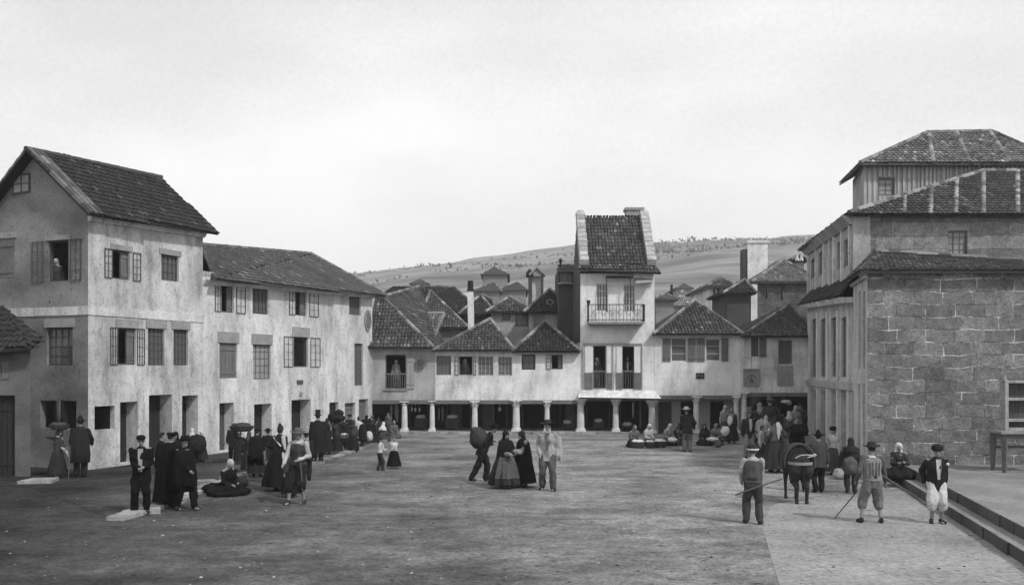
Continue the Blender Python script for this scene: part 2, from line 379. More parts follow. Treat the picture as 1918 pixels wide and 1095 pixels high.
# ================================================================== SETTING: ground, pavement, terrace, hills
G1 = gpt(165, 880); G2 = gpt(697, 812)
dL = Vector((G2.x-G1.x, G2.y-G1.y)).normalized(); nL = Vector((dL.y, -dL.x))
FL = Fac(G1, dL, nL); LEN = (G2-G1).length
GD = 4.5; o_ = Vector((G1.x, G1.y))-nL*GD; FG = Fac(o_, nL, -dL)
YA = gpt(0, 812).y; FA = Fac((0, YA), (1, 0), (0, -1)); XA = lambda px, Y=None: (px-CX)*(Y or YA)/F
RC = Vector((10.18, 26.0)); dR = Vector((14.59-10.18, 44.6-26.0)).normalized(); nR = Vector((-dR.y, dR.x)); FR_ = Fac(RC, dR, nR)
FS = Fac(RC, (1, 0), (0, -1))

def ground():
    m = bpy.data.materials.new('earth_of_the_square'); m.use_nodes = True; t = m.node_tree; L = t.links.new; b = t.nodes['Principled BSDF']
    tc = N(t, 'ShaderNodeTexCoord'); sx = N(t, 'ShaderNodeSeparateXYZ'); L(tc.outputs['Object'], sx.inputs[0])
    def noi(s, d, sc_=(1, 1, 1), ro=.6):
        mp = N(t, 'ShaderNodeMapping'); mp.inputs['Scale'].default_value = sc_; L(tc.outputs['Object'], mp.inputs[0])
        n = N(t, 'ShaderNodeTexNoise'); n.inputs['Scale'].default_value = s; n.inputs['Detail'].default_value = d; n.inputs['Roughness'].default_value = ro; L(mp.outputs[0], n.inputs[0]); return n.outputs[0]
    def rng(x, a, b_, c, d):
        r_ = N(t, 'ShaderNodeMapRange'); L(x, r_.inputs[0])
        for i, q in enumerate((a, b_, c, d)): r_.inputs[i+1].default_value = q
        return r_.outputs[0]
    def mth(op, x, y):
        q = N(t, 'ShaderNodeMath', operation=op)
        for i, z in enumerate((x, y)):
            if isinstance(z, (int, float)): q.inputs[i].default_value = z
            else: L(z, q.inputs[i])
        return q.outputs[0]
    # dark earth with a vignette painted into its lower left, trodden sandy earth towards the right
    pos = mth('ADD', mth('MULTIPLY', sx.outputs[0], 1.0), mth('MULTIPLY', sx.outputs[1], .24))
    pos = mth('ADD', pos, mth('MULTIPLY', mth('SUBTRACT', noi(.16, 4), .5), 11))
    earth_vignette = rng(pos, -5.5, 9, .028, .205)
    c = mth('MULTIPLY', earth_vignette, rng(noi(.5, 6, (.8, 1.2, 1)), .34, .66, .55, 1.4))
    c = mth('MULTIPLY', c, rng(noi(2.6, 5, (.9, 1.1, 1), .75), .32, .68, .62, 1.38)); c = mth('MULTIPLY', c, rng(noi(11, 4, (1, 1, 1), .8), .35, .65, .6, 1.4))
    c = mth('MULTIPLY', c, rng(noi(60, 2), .3, .7, .8, 1.2))
    c = mth('MULTIPLY', c, rng(noi(4, 3, (.8, 1.3, 1), .7), .60, .67, 1, .45))
    c = mth('ADD', c, rng(noi(6, 2, (.8, 1.5, 1), .7), .68, .76, 0, .09))
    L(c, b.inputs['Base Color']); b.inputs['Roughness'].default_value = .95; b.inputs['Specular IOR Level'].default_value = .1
    bp = N(t, 'ShaderNodeBump'); bp.inputs['Strength'].default_value = .9; bp.inputs['Distance'].default_value = .09
    L(mth('ADD', noi(3, 5), mth('MULTIPLY', noi(22, 4), .35)), bp.inputs['Height']); L(bp.outputs[0], b.inputs['Normal'])
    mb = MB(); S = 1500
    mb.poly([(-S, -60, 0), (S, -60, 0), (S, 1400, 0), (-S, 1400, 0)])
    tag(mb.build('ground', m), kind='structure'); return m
GM = ground()
def sheet(name, pts, m, z, kind='structure', thick=None, tone=1):
    mb = MB(); P = [Vector((p[0], p[1], z)) for p in pts]; n = Vector((0, 0, 0))
    for i in range(len(P)): n += (P[i]-P[0]).cross(P[(i+1) % len(P)]-P[0])
    if n.z < 0: P = P[::-1]
    mb.poly(P, tone=tone)
    if thick:
        for i in range(len(P)): j = (i+1) % len(P); a, b = P[i], P[j]; mb.poly([a, a-Vector((0, 0, thick)), b-Vector((0, 0, thick)), b], tone=tone)
    return tag(mb.build(name, m), kind=kind)
PAVE = mat('trodden_pavement', .13, .35, .7, specks=.4, sscale=4, light=.10, fine=.3)
SAND = mat('pale_sandy_paving', .225, .3, .5, specks=.5, sscale=3.5, light=.06, fine=.4, fscale=9)
TERR = mat('terrace_earth', .19, .28, .8, specks=.4, sscale=4, light=.08, fine=.3)
RISE = mat('dark_riser_stone', .07, .25, 1.5, fine=.3)  # risers darker than the treads
kp = [gpt(x, y) for x, y in ((60, 912), (222, 976), (330, 946), (460, 892), (610, 866), (700, 836), (745, 817))]
sheet('pavement', [(-16, gpt(0, 905).y), *[(p.x, p.y) for p in kp], (XA(745), YA-.3), (XA(690), YA), (G1.x, G1.y), (-17, 30)], GM, .01)
mb = MB()      # kerb slabs of uneven pale stone
random.seed(3)
for a, b in zip(kp[1:], kp[2:]):
    L_ = (b-a).length; n = max(1, int(L_/1.1)); d = (b-a)/L_; s = Vector((-d.y, d.x, 0))
    for i in range(n):
        if random.random() < .06: continue
        p = a+d*(i*L_/n+random.uniform(.02, .1)); q = a+d*((i+1)*L_/n-random.uniform(.02, .12)); w_ = random.uniform(.25, .5); dz = random.uniform(0, .02); sh = s*random.uniform(-.06, .06)
        c = [p+sh, q+sh, q+s*w_, p+s*(w_*random.uniform(.8, 1.1))]; mb.hexa([v+Vector((0, 0, .0)) for v in c]+[v+Vector((0, 0, .075+dz)) for v in c], random.uniform(.55, 1.15))
for (px, py, w_, l_, an) in ((268, 960, .8, .5, .2), (75, 903, .9, .8, .1), (420, 908, .8, .5, .6), (385, 905, .6, .5, .4)):
    p = gpt(px, py); ca, sa = math.cos(an), math.sin(an); c = [p+Vector((ca*x-sa*y, sa*x+ca*y, 0)) for x, y in ((-w_/2, -l_/2), (w_/2, -l_/2*.8), (w_/2*.8, l_/2), (-w_/2*.7, l_/2))]
    mb.hexa([v for v in c]+[v+Vector((0, 0, .095)) for v in c], random.uniform(.8, 1.3))
tag(mb.build('kerb_stones', KERB), kind='structure')
# sandy paving, lower right, with a crisp edge towards the dark earth
pe = [(1462, 1100), (1446, 1050), (1437, 1015), (1428, 990), (1432, 976), (1437, 962), (1443, 952), (1450, 944), (1475, 940), (1500, 938), (1540, 930), (1580, 926), (1700, 918)]
SANDY = sheet('sandy_paving', [tuple(gpt(*p))[:2] for p in pe]+[(11.5, 23.5), (12, 8), (3.2, 8)], SAND, .004)
# terrace with two long steps
def ln(Y, off): return Vector((9.5+.228*(Y-19.85)+off, Y, 0))
for nm, off, z0, z1 in (('lower_step', 0, -.02, .225), ('terrace', .33, .2, .45)):
    mb = MB(); a, b = ln(8, off), ln(26.15, off); P = [a, Vector((40, 8, 0)), Vector((40, 26.15, 0)), b]; n_ = 24
    up = Vector((0, 0, z1)); mb.poly([a+up, P[1]+up, P[2]+up, b+up])
    o = mb.build(nm, TERR); tag(o, kind='structure')
    mb = MB(); pts = [a+(b-a)*i/n_ for i in range(n_+1)]
    for i in range(n_):
        p, q = pts[i]+Vector((.0, .012, 0)), pts[i+1]-Vector((0, .012, 0)); j = random.uniform(-.015, .015); w_ = Vector((.28, 0, 0)); e = Vector((-.012+j, 0, 0))
        mb.hexa([p+e+Vector((0, 0, z0)), p+w_+Vector((0, 0, z0)), q+w_+Vector((0, 0, z0)), q+e+Vector((0, 0, z0)), p+e+Vector((0, 0, z1-.004)), p+w_+Vector((0, 0, z1-.004)), q+w_+Vector((0, 0, z1-.004)), q+e+Vector((0, 0, z1-.004))], random.uniform(.8, 1.2))
    tag(mb.build('step_riser', RISE), kind='structure')
# arcade floor
sheet('arcade_floor', [(XA(700), YA-.35), (XA(1165), YA-.35), (XA(1165), YA+3.4), (XA(700), YA+3.4)], mat('arcade_paving', .24, .3, 1.2, light=.2, specks=.4), .10, thick=.12)
mb = MB()
x = XA(745)
while x < XA(1165):
    w_ = random.uniform(.7, 1.3); h_ = random.uniform(.11, .135); mb.box(x+.01, x+w_-.01, YA-.42+random.uniform(-.05, .03), YA-.05, -.02, h_, random.uniform(.8, 1.4)); x += w_
tag(mb.build('kerb_stones', KERB), kind='structure')
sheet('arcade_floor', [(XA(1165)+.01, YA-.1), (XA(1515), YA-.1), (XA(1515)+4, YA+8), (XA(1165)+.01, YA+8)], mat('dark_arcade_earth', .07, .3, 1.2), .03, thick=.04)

# scattered pebbles and litter
PEB = mat('pebbles', .16, .3, 5, tone=True)
mb = MB(); random.seed(11)
for i in range(520):
    px = random.uniform(0, 1900); py = 830+265*random.random()**.8
    p = gpt(px, py)
    if p.x > ln(p.y, -.15).x or (p-G1).dot(Vector((nL.x, nL.y, 0))) < .3 or p.y > YA-1: continue
    r = random.uniform(.010, .032); t_ = random.choice([.2, .3, .5, .8, 1.1, 1.8]); n = 6
    mb.lathe((p.x, p.y, -.005), [(r, 0), (r*1.05, r*.35), (r*.55, r*.75)], 6, 1, random.uniform(.6, 1), t_)
tag(mb.build('pebbles', PEB), 'small pebbles and scraps scattered over the trodden square', 'pebbles', kind='stuff')

def hills():
    prof = [(-3000, 60), (-1200, 62), (-700, 72), (-500, 76), (-300, 84), (-179, 96), (-105, 104), (-31, 112), (64, 121), (149, 125), (196, 129), (286, 134), (339, 138), (508, 146), (900, 150), (3000, 120)]
    def Hr(x):
        for (a, p), (b, q) in zip(prof, prof[1:]):
            if a <= x <= b: return p+(q-p)*(x-a)/(b-a)
        return 60
    import itertools
    me = bpy.data.meshes.new('hill'); V = []; Fc = []; nx, ny = 190, 80
    def z(x, y):
        t = (y-150)/760; t = max(0, min(1.0, t)); s = t**.85
        h = Hr(x*910/max(y, 300))*s*(1 if y <= 910 else max(0, 1-(y-910)/500)) + (noise.noise(Vector((x*.006, y*.006, 0)))*12+noise.noise(Vector((x*.02, y*.02, 3)))*5)*min(1, t*3)*(.35 if t > .96 else 1)
        return h-1.2*(1-min(1, t*20))
    for j in range(ny+1):
        y = 145+j/ny*1000
        for i in range(nx+1):
            x = -1300+i/nx*2600; V.append((x, y, z(x, y)))
    for j in range(ny):
        for i in range(nx): a = j*(nx+1)+i; Fc.append((a, a+1, a+nx+2, a+nx+1))
    me.from_pydata(V, [], Fc); me.polygons.foreach_set('use_smooth', [True]*len(Fc))
    m = mat('hill_fields', .155, .8, .013, fine=.5, fscale=.05, streak=(.55, 1.5, 1), bump=0, grain=.25, specks=.3, sscale=.09)  # base kept pale, part of the distance haze painted in
    tag(link('hill', me, m), kind='structure')
    # hedges and copses: leaf-sized clumps, mostly along the crest and in bands
    lm = mat('hedge_leaves', .075, .4, .05, bump=0, tone=True); mb = MB(); random.seed(5)
    for k in range(190):
        y = random.choice([random.uniform(740, 800), random.uniform(600, 800), random.uniform(560, 640), random.uniform(420, 470)]); x = random.uniform(-230, 330)*y/900*1.1
        if random.random() < .45: x = random.uniform(80, 380)*y/900
        zz = z(x, y); r = random.uniform(1.2, 3.4)*(.55+y/1500)
        for q in range(22):
            c = Vector((x+random.gauss(0, r*3.6), y+random.gauss(0, r), zz+abs(random.gauss(0, r*.25))+.05*r)); s = r*random.uniform(.3, .6)
            d = [c+Vector((random.uniform(-1, 1), random.uniform(-1, 1), random.uniform(-1, 1)))*s for _ in range(4)]; t_ = random.uniform(.6, 1.5)
            for tri in ((0, 1, 2), (0, 2, 3), (1, 3, 2), (0, 3, 1)): mb.poly([d[i] for i in tri], tone=t_)
    tag(mb.build('hillside_shrubs', lm), 'hedges and copses scattered over the far pale hillside', 'shrubs', kind='stuff')
    return z
HZ = hills()

# ================================================================== LEFT HOUSES
def left_house_tall():
    L1 = FL.uz(380, 600)[0]
    root = empty('town_house', (G1.x, G1.y, 0), 'tall three-storey house at the left with a steep dark roof and a gable end', 'house')
    specs = [('open', (211, 469, 243, 523), dict(leaves=[(195, 467, 210, 523), (248, 472, 263, 524)], half=1, lintel=.18)),
             ('case', (302, 478, 335, 526), dict(lintel=.2, cols=4, rows=3)),
             ('open', (221, 614, 255, 683), dict(leaves=[(206, 612, 220, 683), (256, 616, 270, 684)], half=1, lintel=.28, lc=3)),
             ('case', (277, 615, 308, 684), dict(lintel=.3, rows=5, fw=.035)), ('case', (325, 617, 352, 684), dict(lintel=.3, rows=5, fw=.035)),
             ('hole', (177, 760, 215, 804), {}),
             ('door', (225, 752, 258, 880), dict(floor=.06, depth=.55)), ('door', (279, 739, 322, 870), dict(floor=.06, depth=.6)), ('door', (341, 740, 371, 860), dict(floor=.06, depth=.6))]
    holes = openings(root, FL, specs)
    zc = FL.uz(166, 393)[1]; ze = FL.uz(380, 430)[1]
    wall(root, FL, W_L, 0, L1, 0, zc, ze, holes)
    # belt course
    za = FL.uz(165, 573)[1]; zb = FL.uz(378, 590)[1]; mb = MB(); h = .27
    mb.hexa([FL.p(0, za-h, .0), FL.p(L1, zb-h, .0), FL.p(L1, zb-h, .03), FL.p(-.03, za-h, .03), FL.p(0, za, 0), FL.p(L1, zb, 0), FL.p(L1, zb, .045), FL.p(-.045, za, .045)])
    mb.hexa([FG.p(-2, za-h, .0), FG.p(GD-.0, za-h, .0), FG.p(GD+.03, za-h, .032), FG.p(-2, za-h, .032), FG.p(-2, za, 0), FG.p(GD, za, 0), FG.p(GD+.045, za, .047), FG.p(-2, za, .047)])
    mb.build('belt_course', W_L2, root)
    gs = [('open', (90, 450, 128, 527), dict(leaves=[(61, 448, 82, 525), (133, 452, 153, 527)], lintel=.16)),
          ('shut', (-12, 447, 27, 520), dict(lintel=.2, n=3, inset=.03)), ('case', (88, 613, 136, 684), dict(lintel=.28, fw=.06)), ('hole', (75, 750, 143, 802), {})]
    gh = openings(root, FG, gs)
    zp = ppt(60, 286, FG.p(GD/2, 0).y).z
    a, b, c, d = FG.rect((25, 326, 57, 362)); wn = frame_mb(FG, a, b, c, d, .004, 2, 2, .05).build('window', FR, root); g = MB(); g.fb(FG, a+.03, b-.03, c+.03, d-.03, .003, .015); g.build('pane', SHUT_L, wn)
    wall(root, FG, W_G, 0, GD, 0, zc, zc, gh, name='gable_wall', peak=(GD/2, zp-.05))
    b0, b1 = FG.p(0, 0), FL.p(L1, 0)-Vector((nL.x, nL.y, 0))*GD
    shell(root, [b0, b1, FL.p(L1, 0)], 0, [zc, ze, ze], W_L, skip=(2,))
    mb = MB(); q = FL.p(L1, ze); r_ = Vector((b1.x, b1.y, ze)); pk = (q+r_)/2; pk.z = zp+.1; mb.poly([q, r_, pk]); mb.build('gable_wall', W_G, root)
    ov = .42; sl = (zp-zc)/(GD/2)
    E = lambda u, z, o: FL.p(u, z, o)
    A, B = E(-.38, zc-ov*sl*.55, ov), E(L1+.35, ze-ov*sl*.3, ov)
    Cn, D = E(L1+.3, zp+.25, -GD/2), E(-.38, zp+.02, -GD/2)
    A2, B2 = E(-.38, zc-ov*sl*.9, -GD-ov), E(L1+.35, ze-ov*sl*.9, -GD-ov)
    o = roof(root, [[A, B, Cn, D], [B2, A2, D, Cn]], [(D, Cn)], TILE_D, mat('dark_ridge_tiles', .06, .3, 2), contrast=.3)
    mb = MB()     # pale verge along the gable
    for s0, s1 in ((A, D), (A2, D)): 
        for k in range(3): caps(mb, s0+Vector((dL.x, dL.y, 0))*(.1+k*.2), s1+Vector((dL.x, dL.y, 0))*(.1+k*.2)+Vector((0, 0, .0)), .11)
    mb.build('verge_tiles', mat('verge_tiles', .11, .3, 2, tone=True), o)
    mb = MB(); a, b = E(-.02, zc-.34, .0), E(L1, ze-.28, 0); mb.hexa([E(-.02, zc-.36, .001), E(L1, ze-.30, .001), E(L1, ze-.30, .10), E(-.02, zc-.36, .10), E(-.02, zc-.2, .001), E(L1, ze-.14, .001), E(L1, ze-.14, .2), E(-.02, zc-.2, .2)]); mb.build('cornice', W_L2, root)
    return L1
L1 = left_house_tall()
def left_house_long():
    p0 = FL.p(L1, 0); root = empty('town_house', tuple(p0), 'long pale three-storey house with a lower hipped roof beside the tall left house', 'house')
    specs = [('open', (415, 527, 438, 585), dict(leaves=[(402, 524, 413, 585), (442, 528, 459, 586)], half=1)), ('case', (473, 531, 503, 588), dict(rows=5, fw=.06)),
             ('open', (554, 538, 574, 591), dict(leaves=[(541, 535, 553, 590), (579, 540, 596, 592)], half=1)), ('case', (654, 548, 676, 590), dict(rows=3, frame=SHUT, cols=2)),
             ('shut', (411, 642, 444, 708), dict(lintel=.42, n=5)), ('case', (474, 645, 507, 710), dict(lintel=.42, rows=5, frame=SHUT, glass=SHUT_L)),
             ('open', (550, 631, 577, 687), dict(leaves=[(531, 630, 548, 686), (581, 633, 599, 688)], lintel=.42, lc=2)), ('case', (664, 643, 680, 722), dict(rows=7, cols=2, frame=SHUT)),
             ('door', (411, 754, 438, 850), dict(floor=.06, depth=.5, mat=DOORG)), ('door', (476, 756, 509, 850), dict(floor=.06, depth=.55)), ('door', (546, 748, 582, 840), dict(floor=.06, depth=.6)),
             ('door', (617, 753, 634, 835), dict(floor=.06)), ('door', (646, 754, 666, 835), dict(floor=.06, mat=SHUT)), ('door', (672, 747, 690, 835), dict(floor=.06, mat=SHUT))]
    holes = openings(root, FL, specs)
    za, zb = FL.uz(382, 518)[1], FL.uz(697, 548)[1]
    wall(root, FL, W_L2, L1, LEN, 0, za, zb, holes)
    D2 = 6.0; b0, b1 = FL.p(L1, 0, -D2), FL.p(LEN, 0, -D2)
    shell(root, [b0, b1, FL.p(LEN, 0)], 0, [za, zb, zb], W_L2, skip=(2,))
    ov = .45; A = FL.p(L1+.02, za-.1, ov); B = FL.p(LEN+.5, zb-.12, ov); B2 = FL.p(LEN+.5, zb-.12, -D2-ov); A2 = FL.p(L1+.02, za-.1, -D2-ov)
    r0 = FL.p(L1+.02, 0, -D2/2); ur = None
    def onridge(px, py): # point of the ridge plane under this pixel
        f = Fac(r0.xy, dL, nL); u, z = f.uz(px, py); return f.p(u, z)
    Rn = onridge(376, 459); Rf = onridge(583, 476); z_ = Rn.z
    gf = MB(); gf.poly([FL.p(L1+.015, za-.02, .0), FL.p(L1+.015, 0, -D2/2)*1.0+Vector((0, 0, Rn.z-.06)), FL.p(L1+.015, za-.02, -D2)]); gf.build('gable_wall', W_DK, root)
    o = roof(root, [[A, B, Rf, Rn], [B, B2, Rf], [B2, A2, Rn, Rf]], [(Rn, Rf), (Rf, B)], mat('mossy_roof_tiles', .075, .25, .9, tone=True, fine=.3, light=.03), CAP, contrast=.22)
    mb = MB(); mb.fb(FL, L1, LEN, 0, .01, .001, .01)
    mb = MB(); mb.hexa([FL.p(L1, za-.28, .001), FL.p(LEN, zb-.28, .001), FL.p(LEN, zb-.28, .08), FL.p(L1, za-.28, .08), FL.p(L1, za-.12, .001), FL.p(LEN, zb-.12, .001), FL.p(LEN, zb-.12, .2), FL.p(L1, za-.12, .2)]); mb.build('cornice', W_C, root)
    # oval plaque on the corner and two small plaques by the door
    u, z = FL.uz(688, 600); mb = MB(); c = FL.p(u, z, .0); t_ = Vector((nL.x, nL.y, 0)); s = Vector((dL.x, dL.y, 0))
    def disc(c, rx, rz, th, mb):
        A = [c+s*math.cos(a)*rx+Vector((0, 0, math.sin(a)*rz)) for a in [6.2832*i/20 for i in range(20)]]; B = [p+t_*th for p in A]
        for i in range(20): j = (i+1) % 20; mb.poly([A[i], A[j], B[j], B[i]])
        mb.poly(B)
    r = empty('oval_plaque', tuple(c), 'oval carved plaque high on the corner of the long pale house', 'plaque')
    disc(c, .30, .52, .07, mb); mb.build('rim', STONE_D, r); mb = MB(); disc(c+t_*.071, .2, .4, .02, mb); mb.build('panel', SHUT, r)
    mb = MB(); u, z = FL.uz(563, 737); disc(FL.p(u, z, .001), .12, .09, .04, mb); tag(mb.build('round_plaque', STONE_D), 'small round plaque right above the third door of the long house', 'plaque')
    u, z = FL.uz(561, 715); mb = MB(); mb.fb(FL, u-.2, u+.2, z-.08, z+.08, .001, .05); tag(mb.build('street_sign', DOORG), 'small dark oblong plaque under the open middle window of the long house', 'plaque')
left_house_long()
def lean_to():
    Y0 = 26.9; f = Fac((0, Y0), (1, 0), (0, -1)); x0, x1 = XA(-140, Y0), XA(57, Y0); z = lambda py: HC+(HY-py)*Y0/F
    root = empty('small_outhouse', (x1, Y0, 0), 'low outhouse with a dark sagging roof at the far left edge', 'outhouse')
    holes = openings(root, f, [('door', (-12, 740, 28, 880), dict(floor=0, mat=DOORM)), ('shut', (2, 676, 17, 712), dict(n=2, inset=.06))])
    wall(root, f, W_G if False else mat('sooty_plaster', .11, .4, .8, specks=.5), x0, x1, 0, z(654), z(654), holes)
    shell(root, [(x1, Y0), (x1-1.15, Y0+2.0)], 0, [z(654), z(640)], mat('sooty_plaster', .21), skip=(1,))
    zz = lambda px, py, Y: tuple(ppt(px, py, Y))
    roof(root, [[zz(-140, 672, Y0-.4), zz(60, 650, Y0-.4), zz(2, 573, Y0+1.6), zz(-140, 560, Y0+1.6)], [zz(60, 650, Y0-.4), zz(78, 634, Y0+1.3), zz(2, 573, Y0+1.6)]], [], TILE_D, contrast=.15)
lean_to()

# ================================================================== FRONT ROW ABOVE THE ARCADE
def zA(py, Y=None): return HC+(HY-py)*(Y or YA)/F
def hip(root, x0, x1, Yf, Yb, ze, ap, ap2, m=TILE, ov=.35, caps_on=True, **k):
    """roof with front eave x0..x1 at depth Yf; ap / ap2: ridge front and back points"""
    A, B, Cc, D = Vector((x0, Yf-ov, ze)), Vector((x1, Yf-ov, ze)), Vector((x1, Yb, ze)), Vector((x0, Yb, ze)); P, Q = Vector(ap), Vector(ap2)
    return roof(root, [[A, B, P], [B, Cc, Q, P], [Cc, D, Q], [D, A, P, Q]] if (P-Q).length > .2 else [[A, B, P], [B, Cc, P], [Cc, D, P], [D, A, P]], [(A, P), (B, P), (P, Q)] if (P-Q).length > .2 else [(A, P), (B, P)], m, **k)
def front_house(label, x0, x1, top, bot, specs, wm, ov=0, depth=6.0, Y=None, frame=FR, f=None):
    Y = Y or YA; root = empty('arcade_house', (XA(x0, Y), Y, zA(bot, Y)), label, 'house'); f = f or (FA if Y == YA else Fac((0, Y), (1, 0), (0, -1)))
    X0, X1 = XA(x0, Y)+.004, XA(x1, Y)-.004
    holes = openings(root, f, specs, frame); wall(root, f, wm, X0, X1, zA(bot, Y), zA(top, Y), zA(top, Y), holes)
    shell(root, [(X1, Y), (X1, Y+depth), (X0, Y+depth), (X0, Y)], zA(bot, Y), [zA(top, Y)]*4, wm, skip=(3,))
    mb = MB(); mb.poly([(X0, Y, zA(bot, Y)+.01), (X0, Y+depth, zA(bot, Y)+.01), (X1, Y+depth, zA(bot, Y)+.01), (X1, Y, zA(bot, Y)+.01)]); mb.build('arcade_ceiling', SHOP, root)
    mb = MB(); mb.box(X0, X1, Y+.01, Y+.26, zA(bot+7, Y), zA(bot, Y)-.003); mb.build('beam', SHUT, root)
    return root, f
# --- first house (beside the long left house)
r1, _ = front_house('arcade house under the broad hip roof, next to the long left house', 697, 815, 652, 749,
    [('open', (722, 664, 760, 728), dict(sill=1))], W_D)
A, B = Vector((XA(690), YA-.35, zA(651))), Vector((XA(813), YA-.35, zA(651))); P = ppt(716, 556, YA+2.6); Q = ppt(784, 537, YA+9); Lb = Vector((XA(690), YA+9, zA(651))); Rb = Vector((XA(813), YA+9, zA(651)))
roof(r1, [[A, B, P, Vector((A.x, P.y, P.z))], [B, Rb, Q], [B, Q, P], [Vector((A.x, P.y, P.z)), P, Q, Vector((A.x, Q.y, Q.z))]], [(B, P), (P, Q)], TILE, contrast=.5)
a, b, c, d = FA.rect((722, 664, 760, 728)); mb = MB()
mb.fb(FA, a, b, c+(d-c)*.42, c+(d-c)*.46, -.03, .03)
for i in range(9): u = a+.05+(b-a-.1)*i/8; mb.tube(FA.p(u, c, 0), FA.p(u, c+(d-c)*.43, 0), .018, n=6)
mb.fb(FA, a, b, c, c+.05, -.03, .035); mb.build('balustrade', SHUT, r1)
planks_mb(FA, b+.04, b+.42, c, d, .01, 2).build('shutter', SHUT_L, r1)
# dormer with its own small tiled roof
Y_ = YA+4.5; dm = MB(); dx0, dx1 = XA(775, Y_), XA(822, Y_); o = roof(r1, [[ppt(796, 628, Y_-.6), ppt(812, 634, Y_-.6), ppt(832, 588, Y_+1.2), ppt(768, 588, Y_+1.2)]], [(ppt(768, 588, Y_+1.2), ppt(832, 587, Y_+1.2)), (ppt(832, 588, Y_+1.2), ppt(812, 634, Y_-.6))], TILE_M, name='valley_roof')
# oval hanging sign
c = Vector((XA(789), YA-.16, zA(677))); rs = empty('hanging_sign', tuple(c), 'oval dark hanging sign beside the balustraded window', 'sign')
mb = MB(); A_ = [c+Vector((math.cos(t)*.26, 0, math.sin(t)*(.32 if math.sin(t) < 0 else .22))) for t in [6.2832*i/24 for i in range(24)]]
for dy, nm, m_, k in ((0, 'board', SHUT, 1.0), (-.03, 'panel', DOORG, .68)):
    mb = MB(); Q_ = [c+(p-c)*k+Vector((0, dy, 0)) for p in A_]; bk = [p+Vector((0, .05, 0)) for p in Q_]
    mb.poly(Q_[::-1]); mb.poly(bk)
    for i in range(24): j = (i+1) % 24; mb.poly([Q_[i], bk[i], bk[j], Q_[j]])
    mb.build(nm, m_, rs)
mb = MB(); mb.tube((c.x, YA, c.z+.3), (c.x, c.y-.05, c.z+.3), .015); mb.tube((c.x, c.y, c.z+.3), (c.x, c.y, c.z+.2), .012); mb.build('bracket', IRON, rs)
# --- second house
r2, _ = front_house('arcade house with a row of four windows, a woman looking out of one', 815, 961, 656, 749,
    [('case', (817, 666, 845, 702), dict(cols=4, rows=3, frame=SHUT)), ('open', (860, 667, 885, 702), dict(leaves=[(852, 666, 859, 703), (887, 667, 892, 703)], lc=1)), ('case', (895, 667, 924, 703), dict(frame=SHUT_L, rows=4)), ('case', (933, 668, 959, 703), dict(frame=SHUT_L, rows=4))], W_C)
hip(r2, XA(812), XA(963), YA, YA+6, zA(656), ppt(918, 598, YA+2.6), ppt(905, 603, YA+4.5), contrast=.55)
# --- third house
r3, _ = front_house('narrow arcade house with two small windows left of the tower house', 961, 1087, 658, 749,
    [('case', (977, 663, 1003, 692), dict(cols=2, rows=2, fw=.09)), ('open', (1033, 664, 1054, 691), dict(leaves=[(1023, 663, 1032, 692)], half=1, lc=1))], W_C2)
hip(r3, XA(959), XA(1086), YA, YA+5, zA(658), ppt(1022, 602, YA+2.3), ppt(1022, 602, YA+3.3), m=TILE_D, contrast=.55)
# --- tower house
rt, _ = front_house('tall narrow tower house with an iron balcony and a steep roof', 1087, 1226, 512, 743,
    [('case', (1117, 531, 1139, 583), dict(cols=4, rows=4, frame=FR_W, fw=.05)), ('case', (1168, 533, 1190, 584), dict(cols=4, rows=4, frame=FR_W, fw=.05)),
     ('open', (1111, 647, 1135, 727), {}), ('open', (1165, 648, 1188, 728), {})], W_C2, depth=5.2)
X0, X1 = XA(1087), XA(1226)
mb = MB(); mb.poly([(X0-.006, YA, zA(640)), (X0-.006, YA, zA(505)), (X0-.006, YA+2.6, zA(405)), (X0-.006, YA+5.2, zA(505)), (X0-.006, YA+5.2, zA(640))]); mb.build('gable_wall', W_DK, rt)  # tower's shaded left side painted dark over its pale wall
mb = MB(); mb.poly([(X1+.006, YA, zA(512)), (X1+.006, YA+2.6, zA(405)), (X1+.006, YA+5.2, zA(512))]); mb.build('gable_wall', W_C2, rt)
Ye, Yr = YA-.45, YA+2.6; a = Vector((X0-.25, Ye, zA(505)-.0)); b = Vector((X1+.25, Ye, zA(513))); c = Vector((X1-.05, Yr, ppt(0, 408, Yr).z)); d = Vector((X0+.1, Yr, ppt(0, 408, Yr).z))
o = roof(rt, [[a, b, Vector((X1+.02, YA+.1, zA(494))), Vector((X0, YA+.1, zA(494)))], [Vector((X0, YA+.1, zA(494))), Vector((X1, YA+.1, zA(494))), c, d], [Vector((X1, YA+5.3, zA(500))), Vector((X0, YA+5.3, zA(500))), d, c]], [], TILE, contrast=.5)
for s_, (px0, px1) in enumerate(((1088, 1103), (1211, 1227))):
    mb = MB(); w_ = .42; n_ = 11
    for k in range(n_):
        t0, t1 = k/n_, (k+1)/n_-.012; xs = (X0-.03 if s_ == 0 else X1-w_+.06)
        p0 = Vector((xs, YA-.05, zA(495))); p1 = Vector((xs+(.0 if s_ == 0 else 0), Yr, ppt(0, 402, Yr).z)); q0, q1 = p0.lerp(p1, t0), p0.lerp(p1, t1); up = Vector((0, -.14, .22)); W = Vector((w_+random.uniform(-.02, .02), 0, 0)); dn = Vector((0, .1, -.35))
        mb.hexa([q0+dn, q0+dn+W, q1+dn+W, q1+dn, q0+up, q0+up+W, q1+up+W, q1+up], random.uniform(.8, 1.1))
    mb.lathe((xs+w_/2, Yr-.1, ppt(0, 408, Yr).z), [(.24, 0), (.25, .2), (.16, .36), (.02, .42)], 12)
    mb.build('gable_coping', mat('coping_stone', .34, .3, 3, specks=.4, tone=True), rt)
